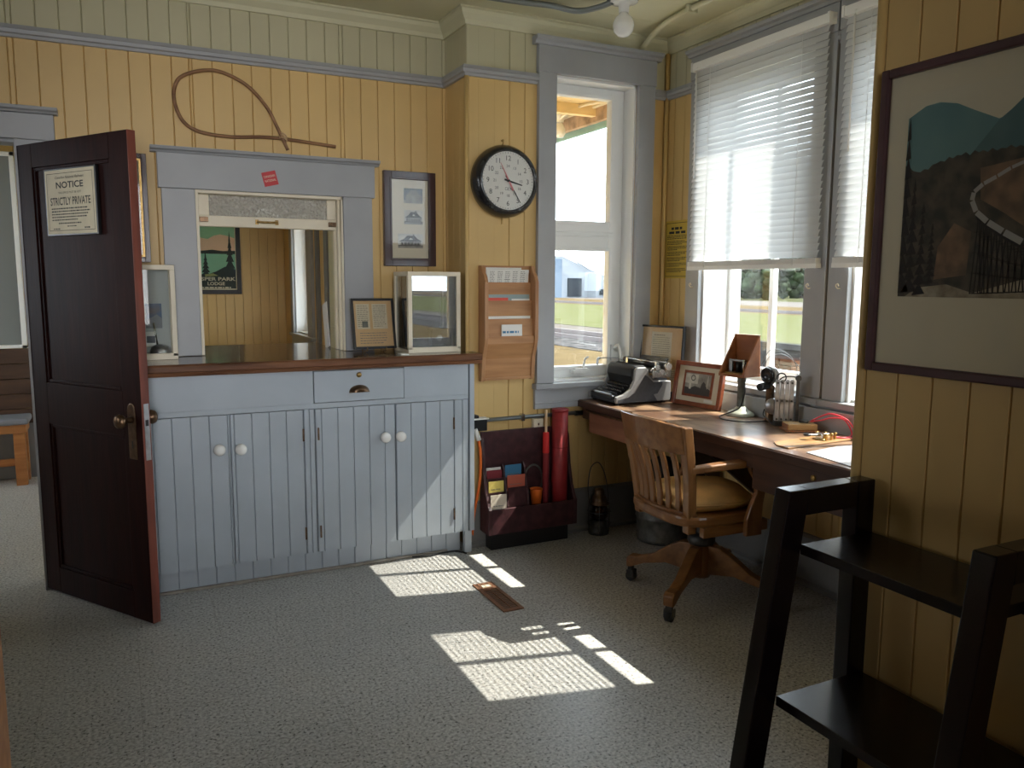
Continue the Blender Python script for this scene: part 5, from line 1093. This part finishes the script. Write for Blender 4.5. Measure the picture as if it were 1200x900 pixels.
b.mat(4).poly([(.25, 1.659, w + .0008), (.297, 1.664, w + .0008), (.342, 1.669, w + .0008), (.6, 1.67, w + .0008), (U2, 1.65, w + .0008), (U2, 1.45, w + .0008), (.6, 1.44, w + .0008), (.353, 1.532, w + .0008), (.305, 1.565, w + .0008), (.255, 1.595, w + .0008)])
b.poly([(.16, 1.43, w + .0008), (.235, 1.44, w + .0008), (.24, 1.53, w + .0008), (.20, 1.55, w + .0008), (.165, 1.50, w + .0008)])
b.mat(7).poly([(.09, 1.392, w + .001), (.124, 1.413, w + .001), (.192, 1.420, w + .001), (.252, 1.402, w + .001), (.362, 1.432, w + .001), (.6, 1.42, w + .001), (U2, 1.44, w + .001), (U2, 1.392, w + .001)])
TP = [(.62, 1.685), (.5, 1.683), (.42, 1.676), (.343, 1.661), (.315, 1.652), (.287, 1.638), (.259, 1.626), (.24, 1.611), (.237, 1.594), (.248, 1.570), (.274, 1.548), (.309, 1.526), (.35, 1.503), (.45, 1.455), (.55, 1.41)]
b.mat(6)
for i in range(9, 14):
    a, c = TP[i], TP[i + 1]
    for k in range(3):
        u = a[0] + (c[0] - a[0]) * k / 3; v = a[1] + (c[1] - a[1]) * k / 3; lo = max(1.40, 1.40 + (u - .25) * .05)
        b.poly([(u - .003, lo, w + .0012), (u + .0, lo, w + .0012), (u + .0085, v, w + .0012), (u + .005, v, w + .0012)]); b.poly([(u + .02, lo, w + .0012), (u + .023, lo, w + .0012), (u + .009, v, w + .0012), (u + .0055, v, w + .0012)])
        for q in range(4): b.rect(u - .002, u + .02, lo + (v - lo) * q / 4, lo + (v - lo) * q / 4 + .002, w + .0012)
    b.poly([(a[0], a[1] - .014, w + .0013), (c[0], c[1] - .014, w + .0013), (c[0], c[1] - .002, w + .0013), (a[0], a[1] - .002, w + .0013)])
b.mat(5)
for i in range(len(TP) - 1):
    a = Vector(TP[i]); c = Vector(TP[i + 1]); d = (c - a); n = Vector((-d.y, d.x)).normalized(); hw = .0022 + .0004 * i
    if i >= 12: b.mat(8)
    b.poly([tuple(a + d * .05 + n * hw) + (w + .0015,), tuple(a + d * .05 - n * hw) + (w + .0015,), tuple(c - d * .05 - n * hw) + (w + .0015,), tuple(c - d * .05 + n * hw) + (w + .0015,)])
b.mat(6)
for cx, z0_, h, wd in ((.078, 1.40, .38, .022), (.10, 1.40, .25, .02), (.125, 1.395, .2, .018), (.15, 1.42, .13, .014)):
    for k in range(9):
        f_ = k / 9; q = wd * (1 - f_ * .8) * (.7 + .5 * random.random()); b.poly([(max(.072, cx - q), z0_ + h * f_, w + .0016), (cx + q, z0_ + h * f_ + .004, w + .0016), (cx, z0_ + h * (f_ + .14), w + .0016)])
b.build('print_image', cols, bp)
b = PB(); b.box(.018, U1 - .018, z0 + .018, z1 - .018, .018, .0195); b.build('glass', PICG, bp)

# ------------------------------------------------------------------ bench in the waiting room and cupboard by the left edge
bn = thing('waiting_bench', 'pine bench with a grey seat pad seen through the doorway', 'bench', (-1.2, 6.5, 0)); off = bn.location
b = MB(off)
for x in (-1.75, -.70):
    for y in (6.38, 6.55): b = MB(off); b.box(x, x + .07, y, y + .06, 0, .43); b.build('leg', PINE, bn, .004)
b = MB(off); b.box(-1.76, -.62, 6.37, 6.40, .37, .43); b.box(-1.76, -.62, 6.58, 6.61, .37, .43); b.box(-.66, -.62, 6.40, 6.58, .37, .43); b.box(-1.76, -1.72, 6.40, 6.58, .37, .43); b.box(-1.72, -.66, 6.44, 6.47, .13, .18); b.build('rail', PINE, bn, .003)
b = MB(off); b.box(-1.77, -.60, 6.35, 6.615, .43, .475); b.build('seat_pad', mat('grey blue vinyl pad', (.25, .27, .31), .4), bn, .015, 3)
cp = thing('wooden_cupboard', 'orange edged wooden cupboard cut off by the left edge', 'cupboard', (-.42, 1.52, 0)); off = cp.location
b = MB(off); b.box(-.62, -.222, 1.20, 1.505, 0, .90); b.build('carcass', wood('brown cupboard side', (.15, .065, .035), (.08, .035, .02), 'z', .45), cp, .003)
b = MB(off); b.box(-.222, -.203, 1.2, 1.505, 0, .90); b.build('edge_strip', PINE, cp, .002)
b = MB(off); b.box(-.62, -.203, 1.2, 1.505, .90, .925); b.build('top', PINE, cp, .003)

# ------------------------------------------------------------------ light and camera
sun = bpy.data.lights.new('sun', 'SUN'); sun.energy = SUN_E; sun.angle = R(.42); sun.color = (1.0, .93, .82)
so = bpy.data.objects.new('sun', sun); COL.objects.link(so)
rho, az = 1.20, R(13.5)
dv = Vector((-1, math.tan(az), -rho)).normalized(); so.rotation_euler = dv.to_track_quat('-Z', 'Y').to_euler(); so.location = (8, 0, 8)
wd = bpy.data.worlds.new('sky'); S.world = wd; wd.use_nodes = True; bg = wd.node_tree.nodes['Background']; bg.inputs[0].default_value = (.80, .90, 1.0, 1); bg.inputs[1].default_value = SKY_E
def area(name, loc, direction, sx, sy, power, col=(.85, .92, 1), spread=180):
    l = bpy.data.lights.new(name, 'AREA'); l.shape = 'RECTANGLE'; l.size = sx; l.size_y = sy; l.energy = power; l.color = col; l.spread = R(spread)
    o = bpy.data.objects.new(name, l); COL.objects.link(o); o.location = loc; o.rotation_euler = Vector(direction).to_track_quat('-Z', 'Z').to_euler(); return o
for a in AREAS: area(*a)
cam = bpy.data.cameras.new('camera'); cam.sensor_width = 36; cam.lens = 936 / 1200 * 36; cam.clip_start = .02; cam.clip_end = 500
co = bpy.data.objects.new('camera', cam); COL.objects.link(co)
def camrot(yaw, pitch, roll):
    cy, sy = math.cos(yaw), math.sin(yaw)
    F = Vector((sy * math.cos(pitch), cy * math.cos(pitch), -math.sin(pitch))); Rt = Vector((cy, -sy, 0)); U = Rt.cross(F)
    r = Rt * math.cos(roll) + U * math.sin(roll); u = -Rt * math.sin(roll) + U * math.cos(roll)
    return Matrix((( r.x, u.x, -F.x), (r.y, u.y, -F.y), (r.z, u.z, -F.z)))
co.matrix_world = Matrix.Translation((0, 0, 1.42)) @ camrot(R(26.155), R(7.249), R(.256)).to_4x4()
S.camera = co
S.view_settings.view_transform = 'Standard'; S.view_settings.look = 'None'; S.view_settings.gamma = 1; S.view_settings.use_curve_mapping = False; S.view_settings.exposure = EXPO
